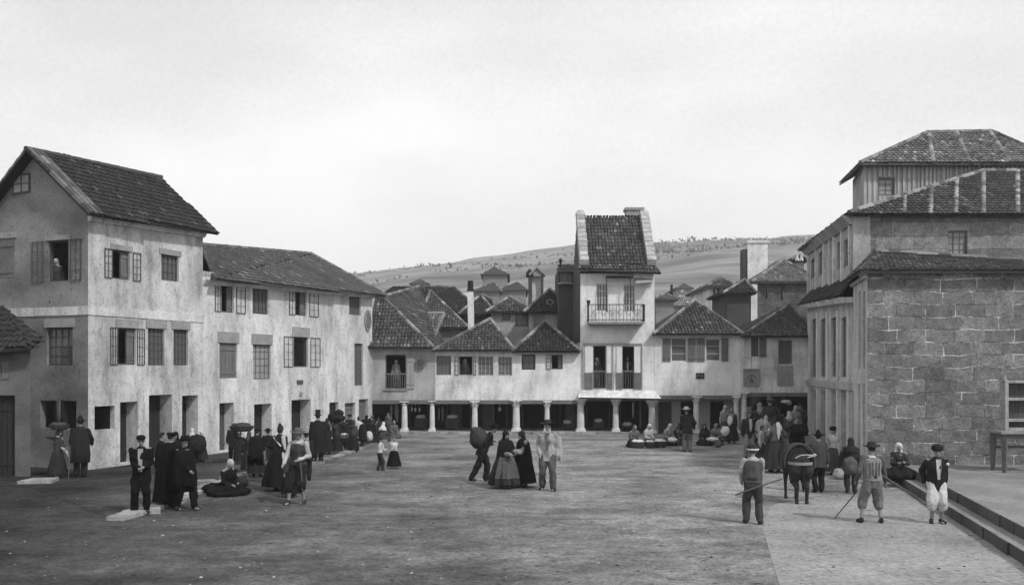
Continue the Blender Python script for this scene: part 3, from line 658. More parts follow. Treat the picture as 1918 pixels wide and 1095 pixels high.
mb = MB(); xa, xb = XA(1171, Yr+.7), XA(1203, Yr+.7); mb.box(xa, xb, Yr+.3, Yr+1, zA(420), ppt(0, 396, Yr+.7).z); mb.box(xa-.06, xb+.06, Yr+.24, Yr+1.06, ppt(0, 396, Yr+.7).z+.002, ppt(0, 391, Yr+.7).z); mb.build('chimney', STONE_D, rt)
# eaves board, awning rail, cloth awning
mb = MB(); mb.fb(FA, XA(1134), XA(1184), zA(523), zA(521), .45, .5); mb.tube(FA.p(XA(1134), zA(518), .47), FA.p(XA(1134), zA(585), .47), .022); mb.tube(FA.p(XA(1178), zA(518), .47), FA.p(XA(1178), zA(560), .47), .022); mb.fb(FA, XA(1134), XA(1184), zA(519), zA(518), 0, .5); mb.build('awning_rail', IRON, rt)
mb = MB()
for i in range(8):
    t0, t1 = i/8, (i+1)/8; z0 = zA(519+2*math.sin(i)); x0_, x1_ = XA(1188)+(XA(1221)-XA(1188))*t0, XA(1188)+(XA(1221)-XA(1188))*t1
    mb.hexa([FA.p(x0_, zA(533-3*t0), .55), FA.p(x1_, zA(533-3*t1), .55), FA.p(x1_, zA(521+4*abs(t1-.3)), .02), FA.p(x0_, zA(521+4*abs(t0-.3)), .02)] + [p+Vector((0, 0, .03)) for p in (FA.p(x0_, zA(533-3*t0), .55), FA.p(x1_, zA(533-3*t1), .55), FA.p(x1_, zA(521+4*abs(t1-.3)), .02), FA.p(x0_, zA(521+4*abs(t0-.3)), .02))])
mb.build('awning_cloth', SHUT_L, rt)
# balcony
bz, tz = zA(603), zA(572); bx0, bx1 = XA(1100), XA(1203); bo = .75
mb = MB(); mb.fb(FA, bx0, bx1, bz-.12, bz, .001, bo); mb.fb(FA, bx0+.1, bx1-.1, bz-.22, bz-.123, .001, bo-.15); bal = mb.build('balcony', STONE_D, rt)
mb = MB()
for (ua, oa, ub, ob) in ((bx0, bo, bx1, bo), (bx0, 0, bx0, bo), (bx1, 0, bx1, bo)):
    for z in (tz, bz+.08): mb.tube(FA.p(ua, z, oa-.04), FA.p(ub, z, ob-.04), .022, n=6)
    n_ = 16 if ua != ub else 5
    for i in range(n_+1): u = ua+(ub-ua)*i/n_; o_2 = oa+(ob-oa)*i/n_-.04; mb.tube(FA.p(u, bz, o_2), FA.p(u, tz, o_2), .028 if i in (0, n_) else .011, n=5)
for k in range(6):     # scrolls
    u = bx0+.35+k*(bx1-bx0-.7)/5
    for i in range(12): a0, a1 = i*.55, (i+1)*.55; r0, r1 = .2-.012*i, .2-.012*(i+1); mb.tube(FA.p(u+math.cos(a0)*r0, (bz+tz)/2+math.sin(a0)*r0, bo-.02), FA.p(u+math.cos(a1)*r1, (bz+tz)/2+math.sin(a1)*r1, bo-.02), .010, n=5)
mb.tube(FA.p(bx0, tz-.02, bo-.04), FA.p(bx0, tz+.2, bo-.04), .06, .1); mb.build('railing', IRON, bal)
for u, w_ in ((bx0+.25, .22), (bx0+1.15, .16), (bx0+1.42, .2), (bx1-.2, .15)): mb = MB(); mb.fb(FA, u-w_/2, u+w_/2, bz+.1, tz-.12, bo-.16, bo-.10); mb.build('white_panel', LINEN, bal)
# lower pair of french windows with white blinds
for (x0_, x1_, cx_) in ((1095, 1110, 0), (1136, 1149, 0), (1154, 1166, 0), (1187, 1200, 0)):
    a, b, c, d = FA.rect((x0_, 648, x1_, 728)); mb = MB(); mb.fb(FA, a, b, c, c+(d-c)*.38, .01, .06); s_ = mb.build('shutter', SHUT, rt)
    mb = MB(); mb.fb(FA, a+.02, b-.02, c+(d-c)*.38, d-.03, .012, .045); mb.build('blind', CURT, s_)
mb = MB(); a, b, c, d = FA.rect((1093, 645, 1201, 728)); mb.fb(FA, a-.04, b+.04, d, d+.07, .001, .08); mb.fb(FA, (a+b)/2-.03, (a+b)/2+.03, c, d, .001, .085); mb.fb(FA, a-.05, a, c, d, .001, .08); mb.fb(FA, b, b+.05, c, d, .001, .08); mb.build('window_surround', SHUT_L, rt)
for (x0_, x1_) in ((1111, 1135), (1165, 1188)):
    a, b, c, d = FA.rect((x0_, 648, x1_, 728)); mb = MB(); mb.fb(FA, a, b, c+(d-c)*.40, c+(d-c)*.43, .03, .06)
    for i in range(5): mb.tube(FA.p(a+(b-a)*(i+.5)/5, c, .045), FA.p(a+(b-a)*(i+.5)/5, c+(d-c)*.41, .045), .012, n=5)
    mb.build('window_railing', SHUT, rt)
# sloped ledge over the arcade
mb = MB(); zt, zb = zA(730), zA(743); mb.hexa([FA.p(X0-.15, zb, .0), FA.p(X1+.25, zb-.06, 0), FA.p(X1+.25, zb-.06, .55), FA.p(X0-.15, zb, .5), FA.p(X0-.0, zt, 0), FA.p(X1, zt-.03, 0), FA.p(X1, zt-.03, .02), FA.p(X0-.0, zt, .02)])
mb.build('ledge', W_C, rt)
# --- fourth and fifth houses
r4, _ = front_house('arcade house with a long band of shuttered windows right of the tower', 1226, 1388, 627, 740,
    [('case', (1257, 632, 1287, 677), dict(cols=1, rows=3, frame=FR_W, fw=.05)), ('case', (1322, 634, 1350, 676), dict(cols=1, rows=3, frame=FR_W, fw=.05))], W_C2)
for x0_, x1_ in ((1241, 1256), (1288, 1303), (1305, 1320), (1351, 1364)): a, b, c, d = FA.rect((x0_, 633, x1_, 676)); planks_mb(FA, a, b, c, d, .012, 3).build('shutter', SHUT, r4)
hip(r4, XA(1222), XA(1389), YA, YA+6, zA(626), ppt(1301, 563, YA+3), ppt(1301, 563, YA+4.2), contrast=.5)
# number plaque
pl = MB(); a, b, c, d = FA.rect((1304, 698, 1319, 709)); pl.fb(FA, a, b, c, d, .001, .04); pz = empty('number_plaque', tuple(FA.p((a+b)/2, c, 0)), 'small dark plaque with pale marks on the wall under the band of windows', 'plaque'); pl.build('board', IRON, pz)
def text(s, loc, size, m, parent, rot=(R(90), 0, 0)):
    cu = bpy.data.curves.new('t', 'FONT'); cu.body = s; cu.size = size; cu.extrude = .004; cu.align_x = 'CENTER'; cu.align_y = 'CENTER'; o = bpy.data.objects.new('t', cu); C.objects.link(o)
    me = bpy.data.meshes.new_from_object(o.evaluated_get(bpy.context.evaluated_depsgraph_get())); bpy.data.objects.remove(o)
    from mathutils import Euler
    me.transform(Matrix.Translation(loc) @ Euler(rot).to_matrix().to_4x4()); me.materials.clear(); return link('lettering', me, m, parent)
text('P.A', FA.p((a+b)/2, (c+d)/2, .045), .20, SHUT_L, pz)
r5, _ = front_house('arcade house beside the right-hand buildings with a framed niche on its wall', 1388, 1516, 629, 735,
    [('case', (1407, 632, 1421, 667), dict(cols=2, rows=3, fw=.04)), ('case', (1458, 637, 1484, 682), dict(cols=2, rows=4, fw=.08, frame=SHUT))], W_C)
a, b, c, d = FA.rect((1393, 632, 1406, 668)); frame_mb(FA, a, b, c, d, .02, 2, 4, .04).build('shutter', FR_W, r5)
a, b, c, d = FA.rect((1422, 632, 1435, 668)); planks_mb(FA, a, b, c, d, .012, 3).build('shutter', SHUT, r5)
a, b, c, d = FA.rect((1455, 684, 1485, 722)); planks_mb(FA, a, b, c, d, .01, 6, braces=False).build('door_panel', SHUT_L, r5)
hip(r5, XA(1387), XA(1530), YA, YA+6, zA(630), ppt(1480, 570, YA+3), ppt(1480, 570, YA+4.5), contrast=.5)
# framed niche
a, b, c, d = FA.rect((1392, 690, 1422, 722)); nr = empty('niche_frame', tuple(FA.p((a+b)/2, c, 0)), 'framed square picture hanging by a wire over the market arcade', 'picture')
mb = MB(); fw = .06; mb.fb(FA, a, a+fw, c, d, .01, .1); mb.fb(FA, b-fw, b, c, d, .01, .1); mb.fb(FA, a+fw, b-fw, c, c+fw, .01, .097); mb.fb(FA, a+fw, b-fw, d-fw, d, .01, .097); mb.build('frame', STONE_D, nr)
mb = MB(); mb.fb(FA, a+fw, b-fw, c+fw, d-fw, .012, .04); mb.build('picture_panel', SHUT_L, nr)
mb = MB(); mx_, mz_ = (a+b)/2, (c+d)/2-.1
for i in range(10): a0, a1 = math.pi*i/10, math.pi*(i+1)/10; mb.tube(FA.p(mx_+math.cos(a0)*.2, mz_+math.sin(a0)*.22, .05), FA.p(mx_+math.cos(a1)*.2, mz_+math.sin(a1)*.22, .05), .03, n=6)
mb.lathe(FA.p(mx_, mz_-.17, .045), [(.13, 0), (.11, .12), (.05, .2), (.06, .26), (.02, .3)], 10, 1, .25); mb.build('arch_motif', SHUT, nr)
mb = MB(); mb.tube(FA.p(mx_, d, .06), FA.p(mx_, zA(668), .06), .008, n=5); mb.build('wire', IRON, nr)

# ---- columns
def column(px, top, kind, w_=.36, lean=0):
    x = XA(px, YA-.02); y = YA+.14; zb = .10 if px < 1170 else .03; zt = zA(top)
    r = empty('stone_column', (x, y, zb), None, 'column', 'stone columns of the arcade'); h = zt-zb
    mb = MB(); mb.box(x-w_*.58, x+w_*.58, y-w_*.55, y+w_*.55, zb, zb+.11); mb.lathe((x, y, zb+.111), [(w_*.54, 0), (w_*.56, .03), (w_*.5, .07)], 16); mb.build('base', STONE, r)
    hc = .2 if kind == 'plain' else .34
    mb = MB()
    if kind == 'square': mb.box(x-w_*.42, x+w_*.42, y-w_*.4, y+w_*.4, zb+.18, zt-hc)
    else:
        n = 24; pr = [(0, .44), (.3, .43), (.7, .40), (1, .375)]; z0, z1 = zb+.18, zt-hc
        rings = [[Vector((x+math.cos(6.2832*i/n)*w_*rr*(1 if i % 2 else .93), y+math.sin(6.2832*i/n)*w_*rr*(1 if i % 2 else .93), z0+(z1-z0)*t)) for i in range(n)] for t, rr in pr]
        for A, B in zip(rings, rings[1:]):
            for i in range(n): j = (i+1) % n; mb.poly([A[i], A[j], B[j], B[i]])
    mb.build('shaft', STONE, r)
    mb = MB(); z0 = zt-hc
    if kind in ('plain', 'square'):
        mb.lathe((x, y, z0), [(w_*.42, 0), (w_*.5, .03), (w_*.42, .06), (w_*.44, .1), (w_*.62, .15)], 16); mb.box(x-w_*.66, x+w_*.66, y-w_*.6, y+w_*.6, z0+.151, zt)
    else:
        mb.lathe((x, y, z0), [(w_*.40, 0), (w_*.48, .025), (w_*.40, .05), (w_*.42, .12), (w_*.5, .2), (w_*.62, .27)], 16)
        for i in range(8):
            a0 = 6.2832*i/8+.39; ca, sa = math.cos(a0), math.sin(a0)
            for zz, rr, s_ in ((.10, .44, .055), (.18, .52, .06), (.25, .63, .065)):
                mb.lathe((x+ca*w_*rr, y+sa*w_*rr, z0+zz-.03), [(s_*.3, 0), (s_, .02), (s_*.9, .05), (s_*.2, .075)], 7)
        mb.box(x-w_*.72, x+w_*.72, y-w_*.66, y+w_*.66, z0+.275, zt)
    mb.build('capital', STONE, r); return r
cols = [(757, 751, 'plain', .34, 'plain grey stone column nearest the long left house'), (809, 750, 'plain', .30, 'plain pale column second from the left end of the arcade'),
        (889, 750, 'leaf', .34, 'leafy-capital column between the draped stall and the man with the sack'), (967, 748, 'leaf', .42, 'thick leafy-capital column behind the two cloaked women'),
        (1025, 750, 'leaf', .30, 'slim column just behind the man in the pale jacket'), (1088, 746, 'leaf', .42, 'leafy column under the left corner of the tower house'),
        (1154, 747, 'leaf', .34, 'slim leafy column under the middle of the tower house'), (1222, 749, 'leaf', .40, 'leafy column under the right corner of the tower house, behind seated women'),
        (1305, 741, 'leaf', .34, 'pale column right beside the man in the white hat'), (1380, 741, 'leaf', .30, 'left one of the paired columns by the market crowd'), (1395, 733, 'leaf', .34, 'right one of the paired columns by the market crowd')]
for px, tp, k_, w_, lb in cols: column(px, tp, k_, w_)['label'] = lb

# ---- shops at the back of the arcade
YB = YA+3.3; FB = Fac((0, YB), (1, 0), (0, -1)); zc_ = zA(738)
def shops():
    root = empty('shop_front', (XA(960, YB), YB, .1), 'dark shop fronts and doorways at the back of the arcade', 'shop front')
    holes = [];
    for kind, r, m_ in (('d', (768, 755, 800, 806), 0), ('d', (838, 757, 880, 806), 0), ('d', (925, 757, 948, 806), 0), ('d', (980, 752, 1018, 806), 0), ('d', (1050, 752, 1078, 806), 0), ('d', (1100, 752, 1140, 806), 0), ('d', (1163, 752, 1196, 806), 0)):
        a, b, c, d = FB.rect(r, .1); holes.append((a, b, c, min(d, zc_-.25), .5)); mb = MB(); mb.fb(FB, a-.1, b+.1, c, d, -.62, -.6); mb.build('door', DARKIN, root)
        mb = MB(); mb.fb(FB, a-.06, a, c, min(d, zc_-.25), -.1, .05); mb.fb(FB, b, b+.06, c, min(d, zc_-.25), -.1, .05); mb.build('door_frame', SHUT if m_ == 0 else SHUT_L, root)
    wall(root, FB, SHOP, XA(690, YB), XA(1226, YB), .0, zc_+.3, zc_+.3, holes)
    for px, w_, m_ in ((915, .30, SHUT), (1068, .25, SHUT), (855, .28, SHUT)):
        mb = MB(); mb.fb(FB, XA(px, YB)-w_, XA(px, YB)+w_, .1, zc_, .06, .12); mb.build('post', m_, root)
    mb = MB(); mb.tube((XA(925, YB), YB-.5, .1), (XA(925, YB), YB-.5, zc_), .03); mb.tube((XA(1196, YB), YB-.7, .1), (XA(1196, YB), YB-.7, zc_), .035); mb.build('pole', SHUT_L, root)
shops()
def shops2():
    Y2 = YA+1.3; f = Fac((0, Y2), (1, 0), (0, -1)); root = empty('shop_front', (XA(1300, Y2), Y2, .03), 'pale wall with three doorways behind the seated market women', 'shop front')
    sp = [('door', (1233, 752, 1258, 830), dict(floor=.03, mat=DOORG, depth=.12)), ('door', (1275, 751, 1303, 830), dict(floor=.03, mat=DARKIN, depth=.4)), ('door', (1330, 751, 1357, 830), dict(floor=.03, mat=DARKIN, depth=.4))]
    wall(root, f, mat('shop_plaster', .36, .25, 1, specks=.4), XA(1226, Y2), XA(1392, Y2), 0, zA(738), zA(738), openings(root, f, sp))
shops2()
def market_hall():
    Y2 = YA+7; f = Fac((0, Y2), (1, 0), (0, -1)); root = empty('market_hall_wall', (XA(1450, Y2), Y2, .03), 'dark back wall of the covered market passage', 'wall')
    wall(root, f, SHOP, XA(1380, Y2), XA(1560, Y2), 0, 2.4, 2.4, [])
    mb = MB(); mb.poly([(XA(1392)-.0, YA+1.4, 0), (XA(1392), YA+7, 0), (XA(1392), YA+7, 2.4), (XA(1392), YA+1.4, 2.4)]); mb.poly([(XA(1516)+.1, YA, 0), (XA(1516)+.1, YA+7, 0), (XA(1516)+.1, YA+7, 2.4), (XA(1516)+.1, YA, 2.4)]); mb.build('side_wall', SHOP, root)
market_hall()
# ================================================================== HOUSES BEHIND THE FRONT ROW
def back_house(label, x0, x1, Y, base, eave, ap, specs=(), wm=mat('back_wall', .20, .3, .8, specks=.4, streaks=.4), tm=TILE, depth=6, ridge=2.5, apd=None, frame=FR, contrast=.4, name='town_house', cat='house', group=None, ov=.3, side=None):
    f = Fac((0, Y), (1, 0), (0, -1)); X0, X1 = XA(x0, Y), XA(x1, Y); z0, ze = ppt(0, base, Y).z, ppt(0, eave, Y).z
    root = empty(name, ((X0+X1)/2, Y, z0), label, cat, group)
    wall(root, f, wm, X0, X1, z0, ze, ze, openings(root, f, specs, frame)); shell(root, [(X1, Y), (X1, Y+depth), (X0, Y+depth), (X0, Y)], z0, [ze]*4, side or wm, skip=(3,))
    apd = depth*.4 if apd is None else apd; P = ppt(ap[0], ap[1], Y+apd); Q = P+Vector((0, min(ridge, depth-apd-.3), 0))
    hip(root, X0-ov, X1+ov, Y, Y+depth+ov, ze-.05, P, Q, tm, contrast=contrast); return root, f
# broad roofs behind the first arcade house
rA, _ = back_house('house with a broad dark tiled roof behind the arcade, left of the white chimney', 790, 868, 54.5, 690, 612, (806, 545), tm=TILE, depth=8, ridge=4)
rB = empty('town_house', (XA(815, 60), 60, 3), 'low roofed house with a long dark ridge at the back of the left block', 'house')
Yq = 60; a_, b_, c_, d_ = ppt(768, 585, Yq), ppt(915, 595, Yq), ppt(850, 538, Yq+4), ppt(782, 536, Yq+4)
roof(rB, [[a_, b_, c_, d_], [b_, b_+Vector((0, 8, 0)), c_]], [(d_, c_), (c_, b_)], TILE_D, contrast=.4); shell(rB, [(a_.x, 60.3), (b_.x, 60.3), (b_.x, 67), (a_.x, 67)], 0, [b_.z-.1]*4, W_D)
rC, _ = back_house('dark-roofed low house right behind the white chimney', 868, 922, 57, 700, 588, (900, 553), tm=TILE_D, depth=6, ridge=3, wm=W_DK)
r_, _ = back_house('cream house with two dark windows behind the second arcade house', 920, 990, 53, 690, 583, (955, 556), [('case', (941, 586, 956, 600), dict(cols=2, rows=2)), ('case', (966, 586, 989, 611), dict(cols=2, rows=2))], wm=W_D, tm=TILE, depth=5, ridge=1.5, contrast=.8)
r_, _ = back_house('house with a pointed dark roof and small casements left of the tower', 991, 1077, 51.5, 690, 583, (1030, 542), [('case', (999, 590, 1020, 615), dict(cols=2, rows=2, frame=SHUT_L)), ('case', (1053, 590, 1065, 614), dict(cols=2, rows=3, frame=SHUT_L))], wm=W_D, tm=TILE_D, depth=5, ridge=1.5)
mb = MB(); c = ppt(1030, 566, 51.9)
for i in range(14):
    a0 = 6.2832*i/14; mb.box(c.x+math.cos(a0)*.18-.03, c.x+math.cos(a0)*.18+.03, c.y-.25, c.y-.2, c.z+math.sin(a0)*.13-.02, c.z+math.sin(a0)*.13+.02, 1.5)
mb.build('roof_vent', SHUT_L, r_)
# small dark building with a rooftop lookout, left of the tower
Y_ = YA+5.6; f_ = Fac((0, Y_), (1, 0), (0, -1)); rD = empty('town_house', (XA(1065, Y_), Y_, 0), 'dark rendered house with a little tiled lookout against the tower', 'house')
hs = openings(rD, f_, [('case', (1049, 505, 1070, 529), dict(cols=2, rows=1, frame=SHUT_L, depth=.15)), ('hole', (1048.3, 506, 1060, 528), {})][:1], FR)
wall(rD, f_, W_DK, XA(1046, Y_), XA(1090, Y_), 0, ppt(0, 503, Y_).z, ppt(0, 503, Y_).z, hs); shell(rD, [(XA(1090, Y_), Y_), (XA(1090, Y_), Y_+4), (XA(1046, Y_), Y_+4), (XA(1046, Y_), Y_)], 0, [ppt(0, 503, Y_).z]*4, W_DK, skip=(3,))
roof(rD, [[ppt(1043, 506, Y_-.4), ppt(1090, 506, Y_-.4), ppt(1090, 496, Y_+3), ppt(1046, 496, Y_+3)]], [], TILE_M)
mb = MB(); c = ppt(1050, 500, Y_+.2); mb.tube(c, c+Vector((0, 0, .28)), .05, .07); mb.lathe(c+Vector((0, 0, .28)), [(.05, 0), (.12, .06), (.10, .14), (.02, .2)], 10); mb.build('finial', IRON, rD)
mb = MB(); mb.fb(f_, XA(1045, Y_), XA(1073, Y_), ppt(0, 532, Y_).z, ppt(0, 530, Y_).z, 0, .2); mb.build('sill', STONE_D, rD)
# bell gable
Yg = 56; rg = empty('bell_gable', tuple(ppt(1003, 556, Yg)), 'slim open bell gable with a peaked cap rising over the roofs', 'bell gable')
z0, z1, z2 = ppt(0, 575, Yg).z, ppt(0, 516, Yg).z, ppt(0, 502, Yg).z; x0, x1 = XA(990, Yg), XA(1018, Yg)
mb = MB(); mb.box(x0, x0+.22, Yg, Yg+1.1, z0, z1); mb.box(x1-.16, x1, Yg, Yg+.5, z0, z1); mb.build('pier', W_DK, rg)
mb = MB(); mb.box(x0+.22, x1-.16, Yg+.3, Yg+.5, z0, z1); mb.build('panel', W_C, rg)
mb = MB(); m_ = (x0+x1)/2+.05
for s_, y0_ in ((0, Yg-.12),):
    mb.hexa([(x0+.08, y0_, z1), (m_, y0_, z2), (m_, y0_, z2+.12), (x0+.02, y0_, z1+.1), (x0+.08, y0_+1.3, z1), (m_, y0_+1.3, z2), (m_, y0_+1.3, z2+.12), (x0+.02, y0_+1.3, z1+.1)])
    mb.hexa([(m_, y0_, z2), (x1+.1, y0_, z1), (x1+.12, y0_, z1+.1), (m_, y0_, z2+.12), (m_, y0_+1.3, z2), (x1+.1, y0_+1.3, z1), (x1+.12, y0_+1.3, z1+.1), (m_, y0_+1.3, z2+.12)])
mb.poly([(x0+.1, Yg, z1), (x1, Yg, z1), (m_, Yg, z2)]); mb.build('cap', STONE_D, rg)
mb = MB(); mb.box(x0-.14, x0+.3, Yg-.1, Yg+1.2, z1, z1+.12); mb.lathe((x0+.08, Yg+.6, z1+.12), [(.25, 0), (.2, .15), (.02, .38)], 4); mb.build('dark_cap', TILE_D, rg)
# white chimney with dark pot
Yc = 50.5; rc = empty('white_chimney', tuple(ppt(881, 606, Yc)), 'slim white chimney with a tall dark pot between the tiled roofs', 'chimney')
mb = MB(); x0, x1 = XA(875.5, Yc), XA(886.5, Yc); mb.hexa([(x0+.05, Yc, ppt(0, 640, Yc).z), (x1+.06, Yc, ppt(0, 640, Yc).z), (x1+.06, Yc+.3, ppt(0, 640, Yc).z), (x0+.05, Yc+.3, ppt(0, 640, Yc).z), (x0, Yc, ppt(0, 545, Yc).z), (x1, Yc, ppt(0, 545, Yc).z), (x1, Yc+.3, ppt(0, 545, Yc).z), (x0, Yc+.3, ppt(0, 545, Yc).z)]); mb.build('stack', W_C2, rc)
mb = MB(); zz = ppt(0, 545, Yc).z; mb.box(x0-.03, x1+.03, Yc-.03, Yc+.33, zz+.001, zz+.13); mb.lathe(((x0+x1)/2, Yc+.15, zz+.13), [(.155, 0), (.165, .3), (.155, .42), (.14, .46)], 14); mb.build('pot', IRON, rc)
# right of the tower: far houses
back_house('small pale house with a pointed dormer seen just right of the tower', 1229, 1262, 68, 640, 560, (1246, 550), wm=mat('far_grey_wall', .2), tm=TILE_M, depth=4, ridge=1)
back_house('grey gabled cottage with a smoking stack behind the shuttered house', 1258, 1300, 74, 640, 572, (1278, 545), wm=W_D, tm=mat('pale_slate', .2, tone=True), depth=5, ridge=1)
mb = MB(); p = ppt(1258, 565, 70); mb.tube(p, ppt(1258, 533, 70), .12, .1); tag(mb.build('stove_pipe', IRON, None, p), 'thin dark stove pipe above the far cottages right of the tower', 'pipe')
back_house('narrow pale house with tall slot windows left of the big chimney', 1332, 1365, 58, 680, 535, (1352, 520), [('case', (1336, 542, 1340, 582), dict(cols=1, rows=4, fw=.03)), ('case', (1343, 540, 1348, 584), dict(cols=1, rows=4, fw=.03)), ('case', (1351, 544, 1356, 586), dict(cols=1, rows=4, fw=.03))], wm=W_C, tm=TILE_M, depth=7, ridge=3)
rE, fE = back_house('dark brick house with a hipped roof behind the market arcade', 1415, 1525, 54, 690, 527, (1468, 487), [('case', (1425, 536, 1437, 560), dict(cols=2, rows=2)), ('case', (1450, 534, 1466, 562), dict(cols=2, rows=2))], wm=mat_blocks('dark_brick', .07, .11, .14, .5, .2, .012), tm=TILE_M, depth=6, ridge=2)
mb = MB(); mb.fb(fE, XA(1404, 54), XA(1416, 54), ppt(0, 690, 54).z, ppt(0, 533, 54).z, -.4, .3); mb.build('corner_pier', W_C, rE)
back_house('lean-to roofed dark annexe left of the dark brick house', 1362, 1404, 53, 690, 548, (1395, 524), wm=W_DK, tm=TILE_D, depth=4, ridge=1)
Yk = 57; rk = empty('great_chimney', tuple(ppt(1415, 530, Yk)), 'broad white block chimney rising left of the hipped roof', 'chimney')
x0, x1, xm = XA(1396, Yk), XA(1438, Yk), XA(1404, Yk); mb = MB(); mb.box(x0+.15, x1, Yk, Yk+1.0, ppt(0, 545, Yk).z, ppt(0, 455, Yk).z); mb.build('stack', W_C, rk)
mb = MB(); mb.box(x0+.08, x1+.07, Yk-.08, Yk+1.08, ppt(0, 455, Yk).z+.002, ppt(0, 450, Yk).z); mb.build('cap', STONE, rk)
mb = MB(); mb.box(x0-.1, x0+.148, Yk+.1, Yk+.9, ppt(0, 545, Yk).z, ppt(0, 466, Yk).z); mb.build('dark_flue', W_DK, rk)
# small pinnacle house beside the gallery
Yp = 58; rp, _ = back_house('tiny roof with two white pinnacles beside the glazed gallery', 1488, 1506, Yp, 600, 487, (1497, 478), wm=W_D, tm=TILE_D, depth=3, ridge=.5)
mb = MB()
for px in (1493, 1501): mb.lathe(ppt(px, 488, Yp-.4), [(.14, 0), (.12, .1), (.02, .42)], 4)
mb.build('pinnacle', STONE, rp)
# distant houses on the hill foot
HOUSES = [(905, 950, 120, 514, (925, 500)), (888, 935, 105, 545, (925, 528)), (935, 985, 108, 543, (968, 528)), (893, 915, 95, 560, (904, 551)), (1060, 1076, 130, 520, (1068, 508)), (1300, 1330, 110, 560, (1316, 540)), (1268, 1296, 160, 540, (1281, 530)),
          (640, 668, 210, 540, (655, 532)), (770, 800, 150, 531, (786, 522)), (1160, 1190, 170, 520, (1175, 510))]
HL = ['lone far house with a pointed pale roof on the hillside left of the bell gable', 'long low far roof just right of the white chimney pot', 'far flat-topped roof touching the bell gable', 'grey far shed immediately right of the white chimney', 'tiny far house beside the rooftop lookout', 'far house with a bare wall above the shuttered house', 'remote house among the bushes right of the tower',
      'remote cottage over the end of the long left house', 'remote cottage above the broad tiled roofs', 'remote house hidden behind the tower']
for (x0, x1, Y, ev, ap), lb in zip(HOUSES, HL): back_house(lb, x0, x1, Y, 660, ev, ap, wm=mat('far_wall', .19, .2, .3), tm=mat('far_roof', .085, .2, .3, tone=True), depth=10, ridge=3, name='distant_house', group='houses at the foot of the hill', contrast=.2)

# ================================================================== RIGHT-HAND BUILDINGS
def pil_house():
    u0, u1 = FR_.uz(1597, 700)[0], FR_.uz(1513, 700)[0]; root = empty('pilastered_house', tuple(FR_.p(u0, 0)), 'whitewashed house with tall narrow openings between pilasters', 'house')
    zn, zf = FR_.uz(1596, 560)[1], FR_.uz(1514, 572)[1]
    strips = [(1520, 1529), (1536.5, 1546), (1557, 1567), (1575, 1585)]
    specs = [('case', (a, 597 if a < 1550 else 594, b, 706), dict(cols=2, rows=6, frame=SHUT, depth=.18, fw=.05)) for a, b in strips]+[('door', (a, 730, b, 850), dict(floor=.02, mat=DOORG, depth=.25)) for a, b in strips]
    wall(root, FR_, W_E, u0, u1, 0, zn, zf, openings(root, FR_, specs, SHUT))
    for px in (1516, 1532.5, 1551, 1571, 1592):
        mb = MB(); u = FR_.uz(px, 700)[0]; w_ = .3 if px < 1560 else .2; t = (u-u0)/(u1-u0); ua, ub = max(u-w_, u0+.002), min(u+w_, u1-.002)
        mb.fb(FR_, ua, ub, 0, FR_.uz(px, 724)[1], .001, .07); mb.fb(FR_, ua, ub, FR_.uz(px, 711)[1], zn+(zf-zn)*t-.35, .001, .07); mb.build('pilaster', mat('pilaster_plaster', .50, .2, 1, specks=.4), root)
    mb = MB(); za, zb = FR_.uz(1597, 716)[1], FR_.uz(1514, 712)[1]; mb.hexa([FR_.p(u0, za-.25, .001), FR_.p(u1, zb-.25, .001), FR_.p(u1, zb-.25, .1), FR_.p(u0, za-.25, .1), FR_.p(u0, za, .001), FR_.p(u1, zb, .001), FR_.p(u1, zb, .16), FR_.p(u0, za, .16)]); mb.build('belt_course', W_E, root)
    mb = MB(); mb.hexa([FR_.p(u0, zn-.12, -.05), FR_.p(u1+.2, zf-.12, -.05), FR_.p(u1+.2, zf-.12, .3), FR_.p(u0, zn-.12, .3), FR_.p(u0, zn+.06, -.05), FR_.p(u1+.2, zf+.06, -.05), FR_.p(u1+.2, zf+.06, .42), FR_.p(u0, zn+.06, .42)]); mb.build('cornice', W_C, root)
    shell(root, [FR_.p(u1, 0), FR_.p(u1, 0, -5)], 0, [zf, zf], W_E, skip=(1,))
    # tiled lean-to between this house and the gallery above
    s = [FR_.p(u0, zn+.1, .40), FR_.p(u1, zf+.1, .40), FR_.p(u1, zf+.75, -.19), FR_.p(u0, zn+.75, -.19)]
    roof(root, [s], [], TILE_D, name='lean_to_roof', contrast=.3)
    return u0, u1
u0E, u1E = pil_house()
